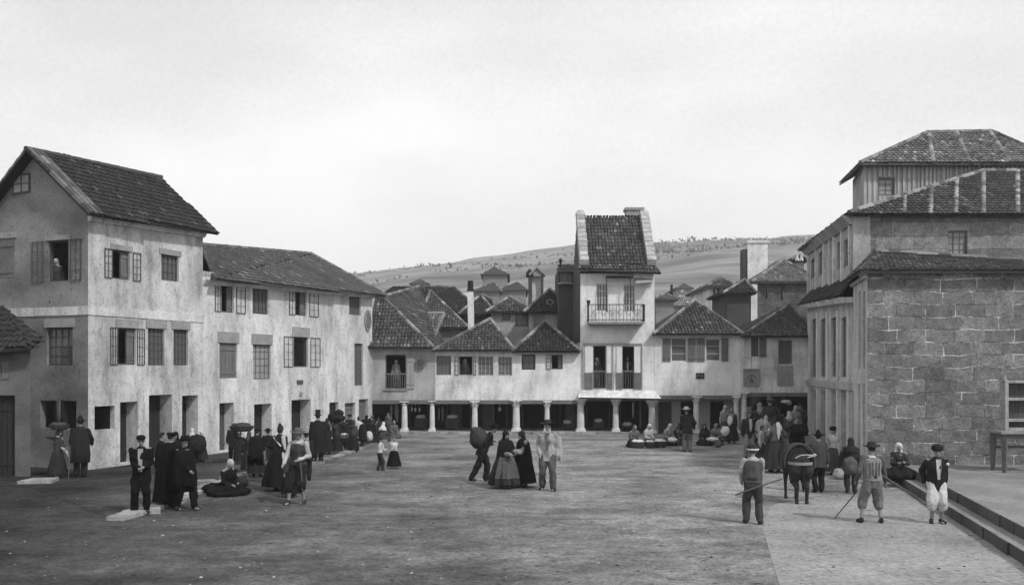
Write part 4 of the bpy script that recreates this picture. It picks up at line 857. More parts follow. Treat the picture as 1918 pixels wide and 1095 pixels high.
def gallery():
    sb = -.2; f = Fac((FR_.p(0, 0, sb)).xy, dR, nR); u0, u1 = f.uz(1598, 470)[0], f.uz(1513, 500)[0]
    root = empty('gallery_house', tuple(f.p(u0, 5)), 'large granite house with a boarded side gallery under a broad rib-tiled roof', 'house')
    zn, zf = f.uz(1598, 403)[1], f.uz(1513, 468)[1]
    sp = [('case', (1519, 484, 1527, 520), {}), ('case', (1533, 472, 1541, 515), {}), ('case', (1568, 452, 1577, 502), {}), ('case', (1581, 446, 1592, 498), {})]
    sp = [(k, r, dict(cols=2, rows=3, frame=SHUT, fw=.06)) for k, r, _ in sp]
    wall(root, f, W_D, u0, u1, 4.5, zn, zf, openings(root, f, sp, SHUT), name='gallery_wall')
    for px in (1515, 1530, 1545, 1556, 1564, 1579, 1594):
        mb = MB(); u = f.uz(px, 480)[0]; t = (u-u0)/(u1-u0); mb.fb(f, max(u-.13, u0), u+.13, 5.2, zn+(zf-zn)*t-.25, .001, .09); mb.build('post', W_C, root)
    # granite wall facing the square
    Y0 = f.p(u0, 0).y; X0 = f.p(u0, 0).x; g = Fac((X0, Y0), (1, 0), (0, -1)); rz = ppt(0, 404, Y0).z
    hs = openings(root, g, [('case', (1776, 432, 1812, 479), dict(cols=3, rows=4, frame=SHUT, glass=SHUT_L, depth=.08))])
    wall(root, g, W_S2, 0, 9.5, 5.0, rz, rz, hs, name='granite_wall')
    mb = MB(); mb.fb(g, -.02, .55, 5, rz-.02, .002, .06); mb.build('corner_pier', W_D, root)
    a = Vector((X0-.25, Y0-.35, ppt(0, 399, Y0-.35).z)); d = Vector((X0+12, Y0-.35, ppt(0, 403, Y0-.35).z)); b = ppt(1842, 321, Y0+4.2); c = ppt(2120, 322, Y0+4.2)
    b2 = b+Vector((dR.x, dR.y, 0))*9+Vector((0, 0, .3)); a2 = f.p(u1+.4, zf+.02, .45)
    roof(root, [[a, d, c, b], [a2, a, b, b2]], [(a, b), (b, c)]+[(ppt(x, 402, Y0-.3), ppt(x+(2 if x < 1842 else 0), max(322, 399-(x-1597)*.318), Y0-.35+4.55*min(1, (x-1597)/245))) for x in (1693, 1743, 1790, 1842, 1906)], TILE, cm=mat('rib_mortar', .19, .3, 3, tone=True), contrast=.35)
    mb = MB(); mb.hexa([f.p(u0, zn-.3, .001), f.p(u1, zf-.3, .001), f.p(u1, zf-.3, .1), f.p(u0, zn-.3, .1), f.p(u0, zn, .001), f.p(u1, zf, .001), f.p(u1, zf, .38), f.p(u0, zn, .38)]); mb.build('cornice', W_D, root)
    return Y0
Y0F = gallery()
def attic():
    Y = Y0F+4.6; X0 = XA(1618, Y); f = Fac((X0, Y), (1, 0), (0, -1)); z0, z1 = 7.2, ppt(0, 306, Y).z
    root = empty('boarded_attic_house', (X0, Y, z0), 'topmost house of upright pale boards under a hipped ribbed roof', 'house')
    hs = openings(root, f, [('case', (1645, 333, 1676, 366), dict(cols=2, rows=3, frame=SHUT, glass=SHUT_L, fw=.07))])
    wall(root, f, mat('boarded_wall', .24, .3, 2, streak=(6, 6, .3)), 0, 8, z0, z1, z1, hs, depth=.12)
    mb = MB(); random.seed(9); x = 0; wa, wb, wc, wd = f.rect((1645, 333, 1676, 366))
    while x < 8:
        w_ = random.uniform(.07, .12)
        if not (x+w_ > wa-.05 and x < wb+.05): mb.fb(f, x, x+w_, z0, z1-.02, .002, random.uniform(.02, .045))
        else: mb.fb(f, x, x+w_, z0, wc-.05, .002, .03); mb.fb(f, x, x+w_, wd+.05, z1-.02, .002, .03)
        x += w_+random.uniform(.05, .14)
    mb.build('boards', BOARD, root)
    p = Vector((X0, Y)); q = p+dR*3.2; shell(root, [(q.x, q.y), (p.x, p.y)], z0, [z1, z1], W_D, skip=(1,))
    a = ppt(1612, 312, Y-.4); a.z = z1-.08; d = Vector((a.x+11, a.y, a.z)); b = ppt(1737, 249, Y+3); c = ppt(1857, 247, Y+3); a2 = Vector((q.x-.45, q.y+.3, z1-.1)); e = Vector((d.x-3.4, q.y+2.5, z1))
    d = ppt(1990, 335, Y-.4); d.z = a.z
    roof(root, [[a, d, c, b], [a2, a, b], [d, d+Vector((0, 7, 0)), c]], [(a, b), (b, c), (c, d)]+[(a.lerp(d, t), b.lerp(c, s_)) for t, s_ in ((.36, 0.02), (.54, .45), (.74, .97))], TILE_M, contrast=.5)
attic()
def stone_house():
    root = empty('granite_house', (RC.x, RC.y, 0), 'near house of big granite blocks with pale pointing filling the right side', 'house')
    z1 = ppt(0, 507, 26).z; uS = FR_.uz(1598, 700)[0]
    hs = openings(root, FR_, [('case', (1608, 545, 1612, 690), dict(cols=1, rows=6, frame=SHUT, depth=.15)), ('case', (1617, 545, 1620.5, 690), dict(cols=1, rows=6, frame=SHUT, depth=.15)), ('case', (1607, 718, 1611, 850), dict(cols=1, rows=5, frame=SHUT, depth=.15)), ('case', (1616, 718, 1620, 850), dict(cols=1, rows=5, frame=SHUT, depth=.15))], SHUT)
    wall(root, FR_, W_E, 0, uS-.01, 0, z1-.1, z1-.1, hs, name='side_wall')
    wall(root, FS, W_S, 0, 9, 0, z1, z1, [], name='wall')
    mb = MB(); mb.fb(FR_, 0, uS-.01, ppt(0, 520, 26).z, z1-.11, .002, .1); mb.build('cornice', W_E, root)
    a, b = Vector((RC.x-.3, 25.72, z1-.03)), Vector((RC.x+9, 25.72, z1-.03)); Y0 = Y0F-.02; c, d = ppt(2100, 500, Y0), ppt(1620, 472, Y0); d.x = FR_.p(uS, 0, -.9).x+.4
    e = FR_.p(uS, 0, .28); e.z = z1-.05
    roof(root, [[a, b, c, d], [e, a, d]], [(d, c)], TILE, contrast=.6)
    mb = MB(); cc = FS.p(XA(1759, 26)-RC.x, ppt(0, 512, 26).z, .02)
    for i in range(8): a0, a1 = math.pi*(1+i/8), math.pi*(1+(i+1)/8); mb.tube(cc+Vector((math.cos(a0)*.07, -.05, math.sin(a0)*.07)), cc+Vector((math.cos(a1)*.07, -.05, math.sin(a1)*.07)), .015, n=5)
    mb.tube(cc+Vector((-.07, -.05, 0)), cc+Vector((.07, -.05, 0)), .012); mb.build('iron_ring', IRON, root)
stone_house()
# ---- table with a framed glass case on the terrace, right edge
def case_table():
    Y = 24.2; x0 = XA(1868, Y); zt = ppt(0, 806, Y).z; r = empty('tall_table', (x0, Y, .45), 'tall wooden table against the granite wall at the right edge', 'table')
    mb = MB(); mb.box(x0-.05, x0+1.6, Y-.3, Y+.5, zt-.07, zt); mb.build('table_top', mat('table_top_wood', .2, .3, 3), r)
    mb = MB(); mb.box(x0+.02, x0+1.5, Y-.22, Y+.42, zt-.2, zt-.071); mb.build('apron', WOOD, r)
    for dx, dy in ((.08, -.2), (1.45, -.2), (.08, .38), (1.45, .38)): mb = MB(); mb.tube((x0+dx, Y+dy, .45), (x0+dx, Y+dy, zt-.2), .06, .1, n=4); mb.build('leg', WOOD, r)
    mb = MB(); mb.box(x0+.1, x0+1.45, Y+.36, Y+.4, 1.05, 1.12); mb.build('stretcher', WOOD, r)
    r = empty('glass_case', (XA(1884, Y), Y, zt), 'white-framed glazed case standing on the tall table', 'case'); xa = XA(1883, Y); zt2 = ppt(0, 712, Y).z; w_ = 1.15
    mb = MB(); mb.box(xa, xa+.09, Y, Y+.3, zt+.001, zt2); mb.box(xa+w_-.09, xa+w_, Y, Y+.3, zt+.001, zt2)
    for z in (zt+.001, zt+(zt2-zt)*.18, zt+(zt2-zt)*.6, zt2-.07): mb.box(xa+.09, xa+w_-.09, Y+.01, Y+.29, z, z+.07)
    mb.tube((xa+.045, Y+.1, zt2), (xa+.045, Y+.1, zt2+.12), .05, .02); mb.build('frame', mat('worn_white_paint', .28, .3, 4, specks=.6, sscale=14), r)
    mb = MB(); mb.box(xa+.09, xa+w_-.09, Y+.24, Y+.27, zt+.08, zt2-.07); mb.build('pane', DOORG, r)
case_table()
# ================================================================== PEOPLE
def cloth(t, name=None):
    k = 'cloth_%d' % round(t*1000)
    return mat(k, t*.85, .2, 3, fine=.3, fscale=25, bump=.25, grain=.12, spec=.04)
SKIN = mat('skin', .20, .12, 6, fine=.1, bump=.05, grain=.05); HAIR = mat('dark_hair', .018, .3, 20, bump=.3)
EYE = mat('eye', .015, 0, 1, bump=0, grain=0); SHOE = mat('shoe_leather', .022, .2, 8, bump=.1)
class Bl:
    """collects closed tapered solids which are fused into one continuous surface"""
    def __init__(s): s.v = []; s.f = []
    def ring(s, pts): n = len(s.v); s.v += [tuple(p) for p in pts]; return n
    def ell(s, c, r, rot=None, n=10, m=7):
        c = Vector(c); rows = []
        for j in range(1, m):
            a = math.pi*j/m; pts = []
            for i in range(n):
                q = Vector((math.sin(a)*math.cos(6.2832*i/n)*r[0], math.sin(a)*math.sin(6.2832*i/n)*r[1], math.cos(a)*r[2])); pts.append(c+(rot@q if rot else q))
            rows.append(s.ring(pts))
        t = s.ring([c+(rot@Vector((0, 0, r[2])) if rot else Vector((0, 0, r[2])))]); b = s.ring([c-(rot@Vector((0, 0, r[2])) if rot else Vector((0, 0, r[2])))])
        for i in range(n):
            k = (i+1) % n; s.f.append((t, rows[0]+i, rows[0]+k)); s.f.append((b, rows[-1]+k, rows[-1]+i))
            for A, B in zip(rows, rows[1:]): s.f.append((A+i, B+i, B+k, A+k))
    def cap(s, a, b, r0, r1, n=9, flat=0):
        a, b = Vector(a), Vector(b); d = b-a
        if d.length < 1e-5: return s.ell(a, (r0,)*3)
        q = d.to_track_quat('Z', 'Y'); L_ = d.length; rows = []
        for z, r in [(-r0*.9, r0*.35), (-r0*.5, r0*.85), (0, r0), (L_*.5, (r0+r1)/2), (L_, r1), (L_+r1*.5, r1*.85), (L_+r1*.9, r1*.35)]:
            rows.append(s.ring([a+q@Vector((math.cos(6.2832*i/n)*r, math.sin(6.2832*i/n)*r, z)) for i in range(n)]))
        for A, B in zip(rows, rows[1:]):
            for i in range(n): k = (i+1) % n; s.f.append((A+i, A+k, B+k, B+i))
        s.f.append(tuple(rows[0]+i for i in range(n))[::-1]); s.f.append(tuple(rows[-1]+i for i in range(n)))
    def loft(s, secs, n=14):         # secs: (centre, side vector, forward vector) with lengths = radii
        rows = [s.ring([Vector(c)+Vector(a)*math.cos(6.2832*i/n)+Vector(b)*math.sin(6.2832*i/n) for i in range(n)]) for c, a, b in secs]
        for A, B in zip(rows, rows[1:]):
            for i in range(n): k = (i+1) % n; s.f.append((A+i, A+k, B+k, B+i))
        s.f.append(tuple(rows[0]+i for i in range(n))[::-1]); s.f.append(tuple(rows[-1]+i for i in range(n)))
    def fuse(s, name, m, parent, loc, vox, wr=0, wscale=9):
        me = bpy.data.meshes.new(name); me.from_pydata(s.v, [], s.f); o = bpy.data.objects.new(name, me); C.objects.link(o)
        import bmesh
        bm = bmesh.new(); bm.from_mesh(me); bmesh.ops.recalc_face_normals(bm, faces=bm.faces); bm.to_mesh(me); bm.free()
        md = o.modifiers.new('r', 'REMESH'); md.mode = 'VOXEL'; md.voxel_size = vox
        sm = o.modifiers.new('s', 'SMOOTH'); sm.factor = .5; sm.iterations = 2
        m2 = bpy.data.meshes.new_from_object(o.evaluated_get(bpy.context.evaluated_depsgraph_get())); bpy.data.objects.remove(o); bpy.data.meshes.remove(me)
        if wr:
            no = [v.normal.copy() for v in m2.vertices]
            for v, nn in zip(m2.vertices, no):
                q = v.co; v.co = q+nn*wr*noise.noise(Vector((q.x*wscale, q.y*wscale, q.z*wscale*.55)))
        m2.name = name; m2.polygons.foreach_set('use_smooth', [True]*len(m2.polygons)); m2.materials.clear()
        return link(name, m2, m, parent, loc)
def ik(a, b, l1, l2, pole):
    d = b-a; L_ = min(d.length, (l1+l2)*.995); d.normalize(); b2 = a+d*L_; x = (l1*l1-l2*l2+L_*L_)/(2*L_); h = math.sqrt(max(0, l1*l1-x*x)); p = pole-d*pole.dot(d)
    p = p.normalized() if p.length > 1e-4 else Vector((0, 0, 1)); return a+d*x+p*h, b2

PC = {}
def person(px, feet, head, face, label, low='trousers', up='jacket', hd='hat', lc=.02, uc=.02, hc=.02, vc=None, z=0.0, Y=None, ht=None, lean=4, lf=(-.06, .0), rf=(.06, .0), lh=None, rh=None, seat=False, group=None, tilt=0, shoes=True, fem=None, hood=None, cape=None, apron=None, turn=0, sleeve=None, breech=False, sash=None, bare=False, wide=1.0):
    base = gpt(px, feet, z) if Y is None else Vector(((px-CX)*Y/F, Y, z)); Yd = base.y
    hat_add = {'tall': .085, 'hat': .035, 'cone': .07, 'cap': .012, 'beret': .015, 'fur': .03, 'hood': .012, 'kerchief': .01, 'hair': .01, 'bun': .03}.get(hd, 0)
    tot = (feet-head)*Yd/F
    h = ht or (tot/(1+hat_add) if not seat else tot/(.52+hat_add)*1.0)
    vox = .012 if Yd < 25 else .015 if Yd < 32 else .02
    a_ = R(face); S = Vector((math.cos(a_), math.sin(a_), 0)); Fw = Vector((math.sin(a_), -math.cos(a_), 0)); U = Vector((0, 0, 1))
    W = lambda x, y, zz: base+S*(x*h)+Fw*(y*h)+U*(zz*h)
    woman = fem if fem is not None else low in ('skirt',) or hd in ('hood', 'kerchief', 'bun')
    ln_ = R(lean); ub = (U*math.cos(ln_)+Fw*math.sin(ln_)+S*math.sin(R(tilt))).normalized(); fb = (Fw*math.cos(ln_)-U*math.sin(ln_)).normalized()
    pz = .09 if seat else .505-.02*abs(lf[1]-rf[1])
    pel = W(0, 0, pz); T = lambda x, y, q: pel+S*(x*h)+fb*(y*h)+ub*(q*h)
    sw = .095 if woman else .108
    shL, shR = T(-sw, 0, .305), T(sw, 0, .305); nk = T(0, .0, .335); hc_ = T(0, .018, .412)
    ta = R(turn); HF = (Fw*math.cos(ta)+S*math.sin(ta)); HF = (HF*math.cos(ln_*.6)-U*math.sin(ln_*.6)*1).normalized(); HS = HF.cross(U).normalized(); HS = HS if HS.dot(S) > 0 else -HS; HU = HS.cross(HF).normalized(); HU = HU if HU.z > 0 else -HU
    H = lambda x, y, q: hc_+HS*(x*h)+HF*(y*h)+HU*(q*h)
    # --- legs
    legs = []
    for sx, ft in ((-1, lf), (1, rf)):
        hip = T(sx*.05, 0, -.0)
        if seat: kn = W(sx*.09, .15, .11); an = W(sx*.03, .22, .04)
        else: kn, an = ik(hip, W(ft[0], ft[1], .045), .245*h, .235*h, Fw+S*(sx*.15))
        legs.append((hip, kn, an))
    arms = []
    for sx, ht_, sh in ((-1, lh, shL), (1, rh, shR)):
        tg = W(*ht_) if ht_ else (T(sx*.15, .03, -.03) if not seat else W(sx*.06, .22, .2))
        el, wr_ = ik(sh, tg, .17*h, .155*h, -Fw*.9+S*(sx*.42)-U*.25); arms.append((sh, el, wr_, sx))
    B = Bl()
    B.loft([(T(0, 0, -.05), S*.07*h, fb*.055*h), (T(0, 0, .02), S*.088*h, fb*.062*h), (T(0, 0, .10), S*.072*h, fb*.052*h), (T(0, .004, .2), S*.088*h, fb*.06*h), (T(0, .002, .28), S*.098*h, fb*.055*h), (T(0, 0, .325), S*.05*h, fb*.035*h)])
    for hip, kn, an in legs:
        B.cap(hip, kn, .052*h, .035*h); B.cap(kn, an, .033*h, .021*h); B.ell(an.lerp(kn, .6)-Fw*.008*h, (.028*h, .028*h, .06*h)); 
        B.cap(an-U*.02*h, an+Fw*.085*h-U*.03*h, .02*h, .015*h)
    for sh, el, wr_, sx in arms:
        B.cap(sh, el, .029*h, .023*h); B.cap(el, wr_, .023*h, .014*h)
        d = (wr_-el).normalized(); sd_ = S*(-sx); sd_ = (sd_-d*sd_.dot(d)).normalized(); nn = d.cross(sd_)
        B.cap(wr_, wr_+d*.045*h, .015*h, .019*h)
        for i, L_ in enumerate((.030, .036, .034, .026)):
            o = wr_+d*.05*h+nn*((i-1.5)*.0105*h); k1 = o+d*L_*.6*h; B.cap(o, k1, .0058*h, .0054*h, 6); B.cap(k1, k1+(d*.6+sd_*.8).normalized()*L_*.55*h, .0054*h, .0045*h, 6)
        B.cap(wr_+d*.012*h+Fw*.008*h, wr_+d*.035*h+Fw*.03*h, .0068*h, .0055*h, 6)
    B.cap(nk-ub*.01*h, H(0, -.008, -.04), .03*h, .027*h)
    B.ell(H(0, -.004, .012), (.041*h, .052*h, .058*h), Matrix((HS, HF, HU)).transposed()); B.ell(H(0, .016, -.028), (.028*h, .03*h, .034*h), Matrix((HS, HF, HU)).transposed())
    B.cap(H(0, .048, .012), H(0, .062, -.010), .006*h, .009*h, 6); B.cap(H(-.012, .044, -.032), H(.012, .044, -.032), .0055*h, .0055*h, 6)
    for sx in (-1, 1): B.ell(H(sx*.042, -.002, .0), (.006*h, .011*h, .016*h), Matrix((HS, HF, HU)).transposed(), 6, 5)
    P = B.fuse('person', SKIN, None, base, vox); tag(P, label, 'person', group)
    for sx in (-1, 1): 
        e = MB(); e.lathe(H(sx*.016, .045, .006), [(.002*h, -.005*h), (.0065*h, 0), (.002*h, .005*h)], 7); e.build('eye', EYE, P)
    wl = lambda nm, bl, t, wr=.012, vx=None: bl.fuse(nm, cloth(t), P, None, vx or vox*1.15, wr*h)
    # --- lower garment
    if low == 'trousers' or low == 'breeches':
        L = Bl(); L.loft([(T(0, 0, -.07), S*.075*h, fb*.062*h), (T(0, 0, .0), S*.102*h, fb*.077*h), (T(0, 0, .09), S*.088*h, fb*.068*h)])
        for hip, kn, an in legs:
            if breech: e = kn.lerp(an, .28); L.cap(hip, kn, .074*h, .062*h); L.cap(kn, e, .062*h, .056*h)
            else: L.cap(hip, kn, .070*h, .053*h); L.cap(kn, an.lerp(kn, .06), .055*h, .047*h)
        wl('trousers', L, lc, .018)
    elif low == 'skirt':
        K = MB(); n = 40; wz = .1 if not seat else .12; prof = [(.06, .075), (.02, .105), (-.06, .125), (-.18, .15), (-.32, .175), (-.43, .19)] if not seat else []
        ph = random.random()*6
        if not seat:
            rings = []
            for q, rr in prof:
                zz = pz+q+.03; cx = T(0, 0, q) if q > 0 else W(0, 0, pz+q)+Fw*0; amp = .10*min(1, max(0, (.06-q)*3)); rings.append([Vector((0, 0, 0))+cx+(S*math.cos(t)+Fw*math.sin(t)*.88)*(rr*h*wide*(1+amp*math.sin(t*9+ph+math.sin(t*2)*1.2)+amp*.5*math.sin(t*17+ph*2))) for t in [6.2832*i/n for i in range(n)]])
            for A, Bq in zip(rings, rings[1:]):
                for i in range(n): j = (i+1) % n; K.poly([A[i], A[j], Bq[j], Bq[i]])
            K.poly(rings[0]); K.poly([p+U*.01*h for p in rings[-1]][::-1])
            K.build('skirt', cloth(lc), P, smooth=True, weld=True)
            if apron is not None:
                Ap = MB(); rr_ = [[r[i]+(r[i]-sum(r, Vector((0, 0, 0)))/n).normalized()*.012*h for i in range(4, 17)] for r in rings[:-1]]
                for A, Bq in zip(rr_, rr_[1:]):
                    for i in range(12): Ap.poly([A[i], A[i+1], Bq[i+1], Bq[i]])
                Ap.build('apron', cloth(apron), P, smooth=True)
        else:
            L = Bl(); L.ell(W(0, .10, .045), (.21*h*wide, .26*h, .10*h), Matrix((S, Fw, U)).transposed(), 16, 9); L.ell(W(0, -.02, .10), (.13*h, .12*h, .12*h)); L.ell(W(.07, .2, .09), (.1*h, .11*h, .08*h)); L.ell(W(-.08, .19, .1), (.1*h, .11*h, .08*h))
            L.fuse('skirt', cloth(lc), P, None, vox*1.2, .045*h, 7)
    # --- upper garment
    if up:
        k = 1.06 if up == 'shirt' else 1.19; L = Bl(); bot = -.09 if up in ('jacket', 'coat') else .02; 
        L.loft([(T(0, 0, bot), S*.100*h*k, fb*.074*h*k), (T(0, 0, .06), S*.094*h*k, fb*.068*h*k), (T(0, 0, .14), S*.09*h*k, fb*.066*h*k), (T(0, .004, .22), S*.104*h*k, fb*.072*h*k), (T(0, 0, .285), S*.096*h*k, fb*.060*h*k), (T(0, 0, .318), S*.062*h, fb*.046*h), (T(0, 0, .345), S*.038*h, fb*.036*h)])
        if up in ('jacket', 'shirt', 'coat'):
            for sh, el, wr_, sx in arms: L.cap(sh-ub*.012*h, el, .036*h*k, .031*h*k); L.cap(el, wr_.lerp(el, .4 if bare else .04), .034*h*k, .028*h*k)
        wl(up, L, uc, .017)
        if up == 'waistcoat' or up == 'vest':
            L = Bl()
            for sh, el, wr_, sx in arms: L.cap(sh, el, .040*h, .035*h); L.cap(el, wr_.lerp(el, .35 if bare else .04), .035*h, .028*h)
            L.loft([(T(0, 0, .25), S*.10*h, fb*.06*h), (T(0, 0, .318), S*.085*h, fb*.055*h), (T(0, 0, .35), S*.042*h, fb*.04*h)])
            wl('shirt', L, vc if vc is not None else .45, .014)
        elif vc is not None:        # pale shirt front showing between the lapels
            q = MB(); r_ = .064*h*k+.014*h; q.poly([T(-.032, 0, .325)+fb*r_*.75, T(.032, 0, .325)+fb*r_*.75, T(.03, 0, .2)+fb*(r_+.006*h), T(.016, 0, .07)+fb*(r_+.004*h), T(-.016, 0, .07)+fb*(r_+.004*h), T(-.03, 0, .2)+fb*(r_+.006*h)]); q.build('shirt_front', cloth(vc), P)
    if sash is not None:
        L = Bl(); L.loft([(T(0, 0, .03), S*.108*h, fb*.084*h), (T(0, 0, .065), S*.109*h, fb*.085*h), (T(0, 0, .10), S*.104*h, fb*.08*h)]); wl('sash', L, sash, .01)
    if cape is not None:       # long cloak: (tone, hem height, spread)
        ct, hem, spd = cape; n = 44; ph = random.random()*6; rings = []; z_s = .335
        lv = [(.352, .044, .046), (.335, .064, .062), (.312, .092, .08), (.28, .118, .098), (.23, .138, .112), (.14, .15, .122), (.03, .155, .13), (-.1, .162, .138), (-.25, .168+spd*.5, .148+spd*.4), (hem-.505, .175+spd, .155+spd*.8)]
        for q, ra, rb in lv:
            cx = T(0, -.005, q) if q > 0 else W(0, -.005, pz+q); amp = min(.13, max(0, (.26-q)*.3))
            rings.append([cx+S*(math.cos(t)*ra*h*(1+amp*math.sin(t*8+ph+.8*math.sin(t*3))))+Fw*(math.sin(t)*rb*h*(1+amp*math.sin(t*8+ph+.8*math.sin(t*3))+.5*amp*math.sin(t*15))) for t in [6.2832*i/n for i in range(n)]])
        K = MB()
        for A, Bq in zip(rings, rings[1:]):
            for i in range(n): j = (i+1) % n; K.poly([A[i], A[j], Bq[j], Bq[i]])
        K.poly(rings[0]); K.poly([p+U*.012*h for p in rings[-1]][::-1]); K.build('cloak', cloth(ct), P, smooth=True, weld=True)
    MT = Matrix((HS, HF, HU)).transposed()
    # --- head
    if hd in ('kerchief', 'hood'):
        L = Bl(); L.ell(H(0, -.016, .014), (.054*h, .060*h, .067*h), MT, 14, 9); L.loft([(H(0, -.022, .01), HS*.052*h, HF*.045*h), (T(0, -.02, .35), S*.06*h, fb*.05*h), (T(0, -.028, .29), S*(.12 if hood else .09)*h, fb*.07*h), (T(0, -.03, .22), S*(.13 if hood else .06)*h, fb*(.085 if hood else .05)*h)])
        if hd == 'hood' : L.ell(H(0, -.01, .02), (.06*h, .064*h, .07*h), MT, 14, 9)
        L.fuse('hood' if hd == 'hood' else 'kerchief', cloth(hc), P, None, vox, .012*h)
        f_ = Bl(); f_.ell(H(0, .030, -.002), (.033*h, .026*h, .045*h), MT); f_.cap(H(0, .052, .006), H(0, .06, -.014), .006*h, .008*h, 6); f_.fuse('face', SKIN, P, None, vox*.8)
        for sx in (-1, 1): e = MB(); e.lathe(H(sx*.015, .053, .004), [(.002*h, -.005*h), (.006*h, 0), (.002*h, .005*h)], 7); e.build('eye', EYE, P)
    else:
        L = Bl(); L.ell(H(0, -.012, .022), (.046*h, .052*h, .053*h), MT, 12, 8); 
        if hd == 'bun': L.ell(H(0, -.03, .075), (.026*h, .026*h, .026*h)); L.ell(H(0, -.035, .0), (.04*h, .035*h, .05*h), MT)
        if woman: L.ell(H(0, -.03, -.01), (.044*h, .035*h, .05*h), MT)
        L.fuse('hair', HAIR, P, None, vox)
    def hat(prof, brim=None, tone=hc, sx=1.0):
        q = MB(); n = 20; rings = [[H(math.cos(t)*r*sx, math.sin(t)*r-.004, zz+(.02*abs(math.cos(t))**2 if r == brim else 0)) for t in [6.2832*i/n for i in range(n)]] for r, zz in prof]
        for A, Bq in zip(rings, rings[1:]):
            for i in range(n): j = (i+1) % n; q.poly([A[i], A[j], Bq[j], Bq[i]])
        q.poly(rings[0][::-1]); q.poly(rings[-1]); return q.build('hat', cloth(tone), P, smooth=False)
    if hd == 'tall': hat([(.052, .028), (.092, .034), (.092, .040), (.054, .044), (.050, .09), (.054, .148), (.048, .153)], .092)
    if hd == 'hat': hat([(.052, .026), (.105, .034), (.105, .041), (.056, .045), (.052, .075), (.042, .098), (.02, .102)], .105)
    if hd == 'cone': hat([(.052, .026), (.098, .036), (.098, .043), (.052, .047), (.040, .085), (.028, .12), (.012, .138)], .098)
    if hd == 'beret': hat([(.05, .03), (.07, .045), (.072, .06), (.05, .074), (.01, .079)], 9)
    if hd == 'fur': hat([(.05, .012), (.066, .02), (.074, .05), (.066, .08), (.04, .098), (.01, .102)], 9)
    if hd == 'cap':
        o = hat([(.05, .024), (.056, .04), (.054, .062), (.036, .078), (.01, .082)], 9); q = MB(); v_ = [H(math.cos(t)*.05, .03+math.sin(t)*.045, .026) for t in [math.pi*i/8 for i in range(9)]]; q.poly(v_); q.poly([p-HU*.006*h for p in v_][::-1]); q.build('visor', cloth(hc), o)
    if shoes:
        for (hip, kn, an) in legs:
            L = Bl(); fo = (Fw+S*(.35 if (an-pel).dot(S) > 0 else -.35)).normalized(); L.cap(an-Fw*.008*h-U*.012*h, an+fo*.075*h-U*.022*h, .030*h, .024*h); L.cap(an+U*.01*h, an-U*.012*h, .026*h, .026*h); L.fuse('shoe', SHOE, P, None, vox)
    PC[label] = dict(arms=arms, h=h, W=W, P=P, T=T, H=H)
    return PC[label]

def stick(a, b, label, r=.014, cat='stick', name='walking_stick'):
    q = MB(); a, b = Vector(a), Vector(b); m_ = a.lerp(b, .5)+Vector((.012, 0, .01)); q.tube(a, m_, r, r*.9); q.tube(m_, b, r*.9, r*.7); tag(q.build(name, WOOD if r > .013 else IRON, None, b), label, cat)
def basket(c, r, hgt, label, fill=None, m=WICK, group=None, handle=False, name='basket'):
    c = Vector(c); rt_ = empty(name, tuple(c), label, 'basket', group); q = MB(); q.lathe(c, [(r*.72, 0), (r*.9, hgt*.4), (r, hgt*.9), (r*1.05, hgt), (r*.9, hgt*.99), (r*.8, hgt*.75)], 18); q.build('wicker_body', m, rt_)
    if fill is not None:
        L = Bl()
        for i in range(7): a = i*2.4; L.ell(c+Vector((math.cos(a)*r*.45*(i > 0), math.sin(a)*r*.45*(i > 0), hgt*.95)), (r*.42, r*.4, r*.30))
        L.fuse('filling', cloth(fill), rt_, None, .022, .02, 14)
    if handle:
        q = MB()
        for i in range(8): a0, a1 = math.pi*i/8, math.pi*(i+1)/8; q.tube(c+Vector((math.cos(a0)*r, 0, hgt*.9+math.sin(a0)*r*.9)), c+Vector((math.cos(a1)*r, 0, hgt*.9+math.sin(a1)*r*.9)), .012, n=6)
        q.build('handle', m, rt_)
    return rt_
def bundle(c, rx, rz, label, t, name='bundle', cat='bundle', n=5, ry=None):
    L = Bl(); c = Vector(c); ry = ry or rx*.8; L.ell(c, (rx, ry, rz), None, 16, 10); random.seed(len(label))
    for i in range(n): L.ell(c+Vector((random.uniform(-.5, .5)*rx, random.uniform(-.4, .4)*ry, random.uniform(-.1, .6)*rz)), (rx*.5, ry*.5, rz*.55))
    tag(L.fuse(name, cloth(t), None, c, .018, .03, 10), label, cat)

D = person
# ---- far left, by the gable
D(108, 893, 802, 75, 'person in a dark skirt with a basket on the head at the left gable', low='skirt', up='shirt', hd='kerchief', lc=.03, uc=.05, hc=.06, z=.012, wide=1.0, rh=(.0, .2, .62), lh=(-.13, .06, .85), shoes=False)
q = PC['person in a dark skirt with a basket on the head at the left gable']; basket(q['H'](0, -.01, .075), .28, .14, 'round dark basket carried on the head of the woman at the left gable', .06, WICKD)
p = q['W'](.0, .14, .62); L = Bl(); L.loft([(p, Vector((.09, 0, 0)), Vector((0, .06, 0))), (p+Vector((.1, 0, -.16)), Vector((.05, 0, 0)), Vector((0, .03, 0))), (p+Vector((.2, 0, -.34)), Vector((.02, 0, 0)), Vector((0, .015, 0)))]); tag(L.fuse('cloth', cloth(.5), None, p, .015, .02), 'small white cloth held out by the woman at the left gable', 'cloth')
D(150, 893, 775, 200, 'person in a dark hat and long coat leaning on a cane beside the left gable', low='trousers', up='coat', hd='cone', lc=.02, uc=.015, z=.012, cape=(.02, .25, -.03), lh=(-.17, .12, .56))
q = PC['person in a dark hat and long coat leaning on a cane beside the left gable']; stick(gpt(131, 893, .05)+Vector((0, 0, .92)), gpt(128, 894, .05), 'tall thin cane planted between the two people at the left gable', .014)
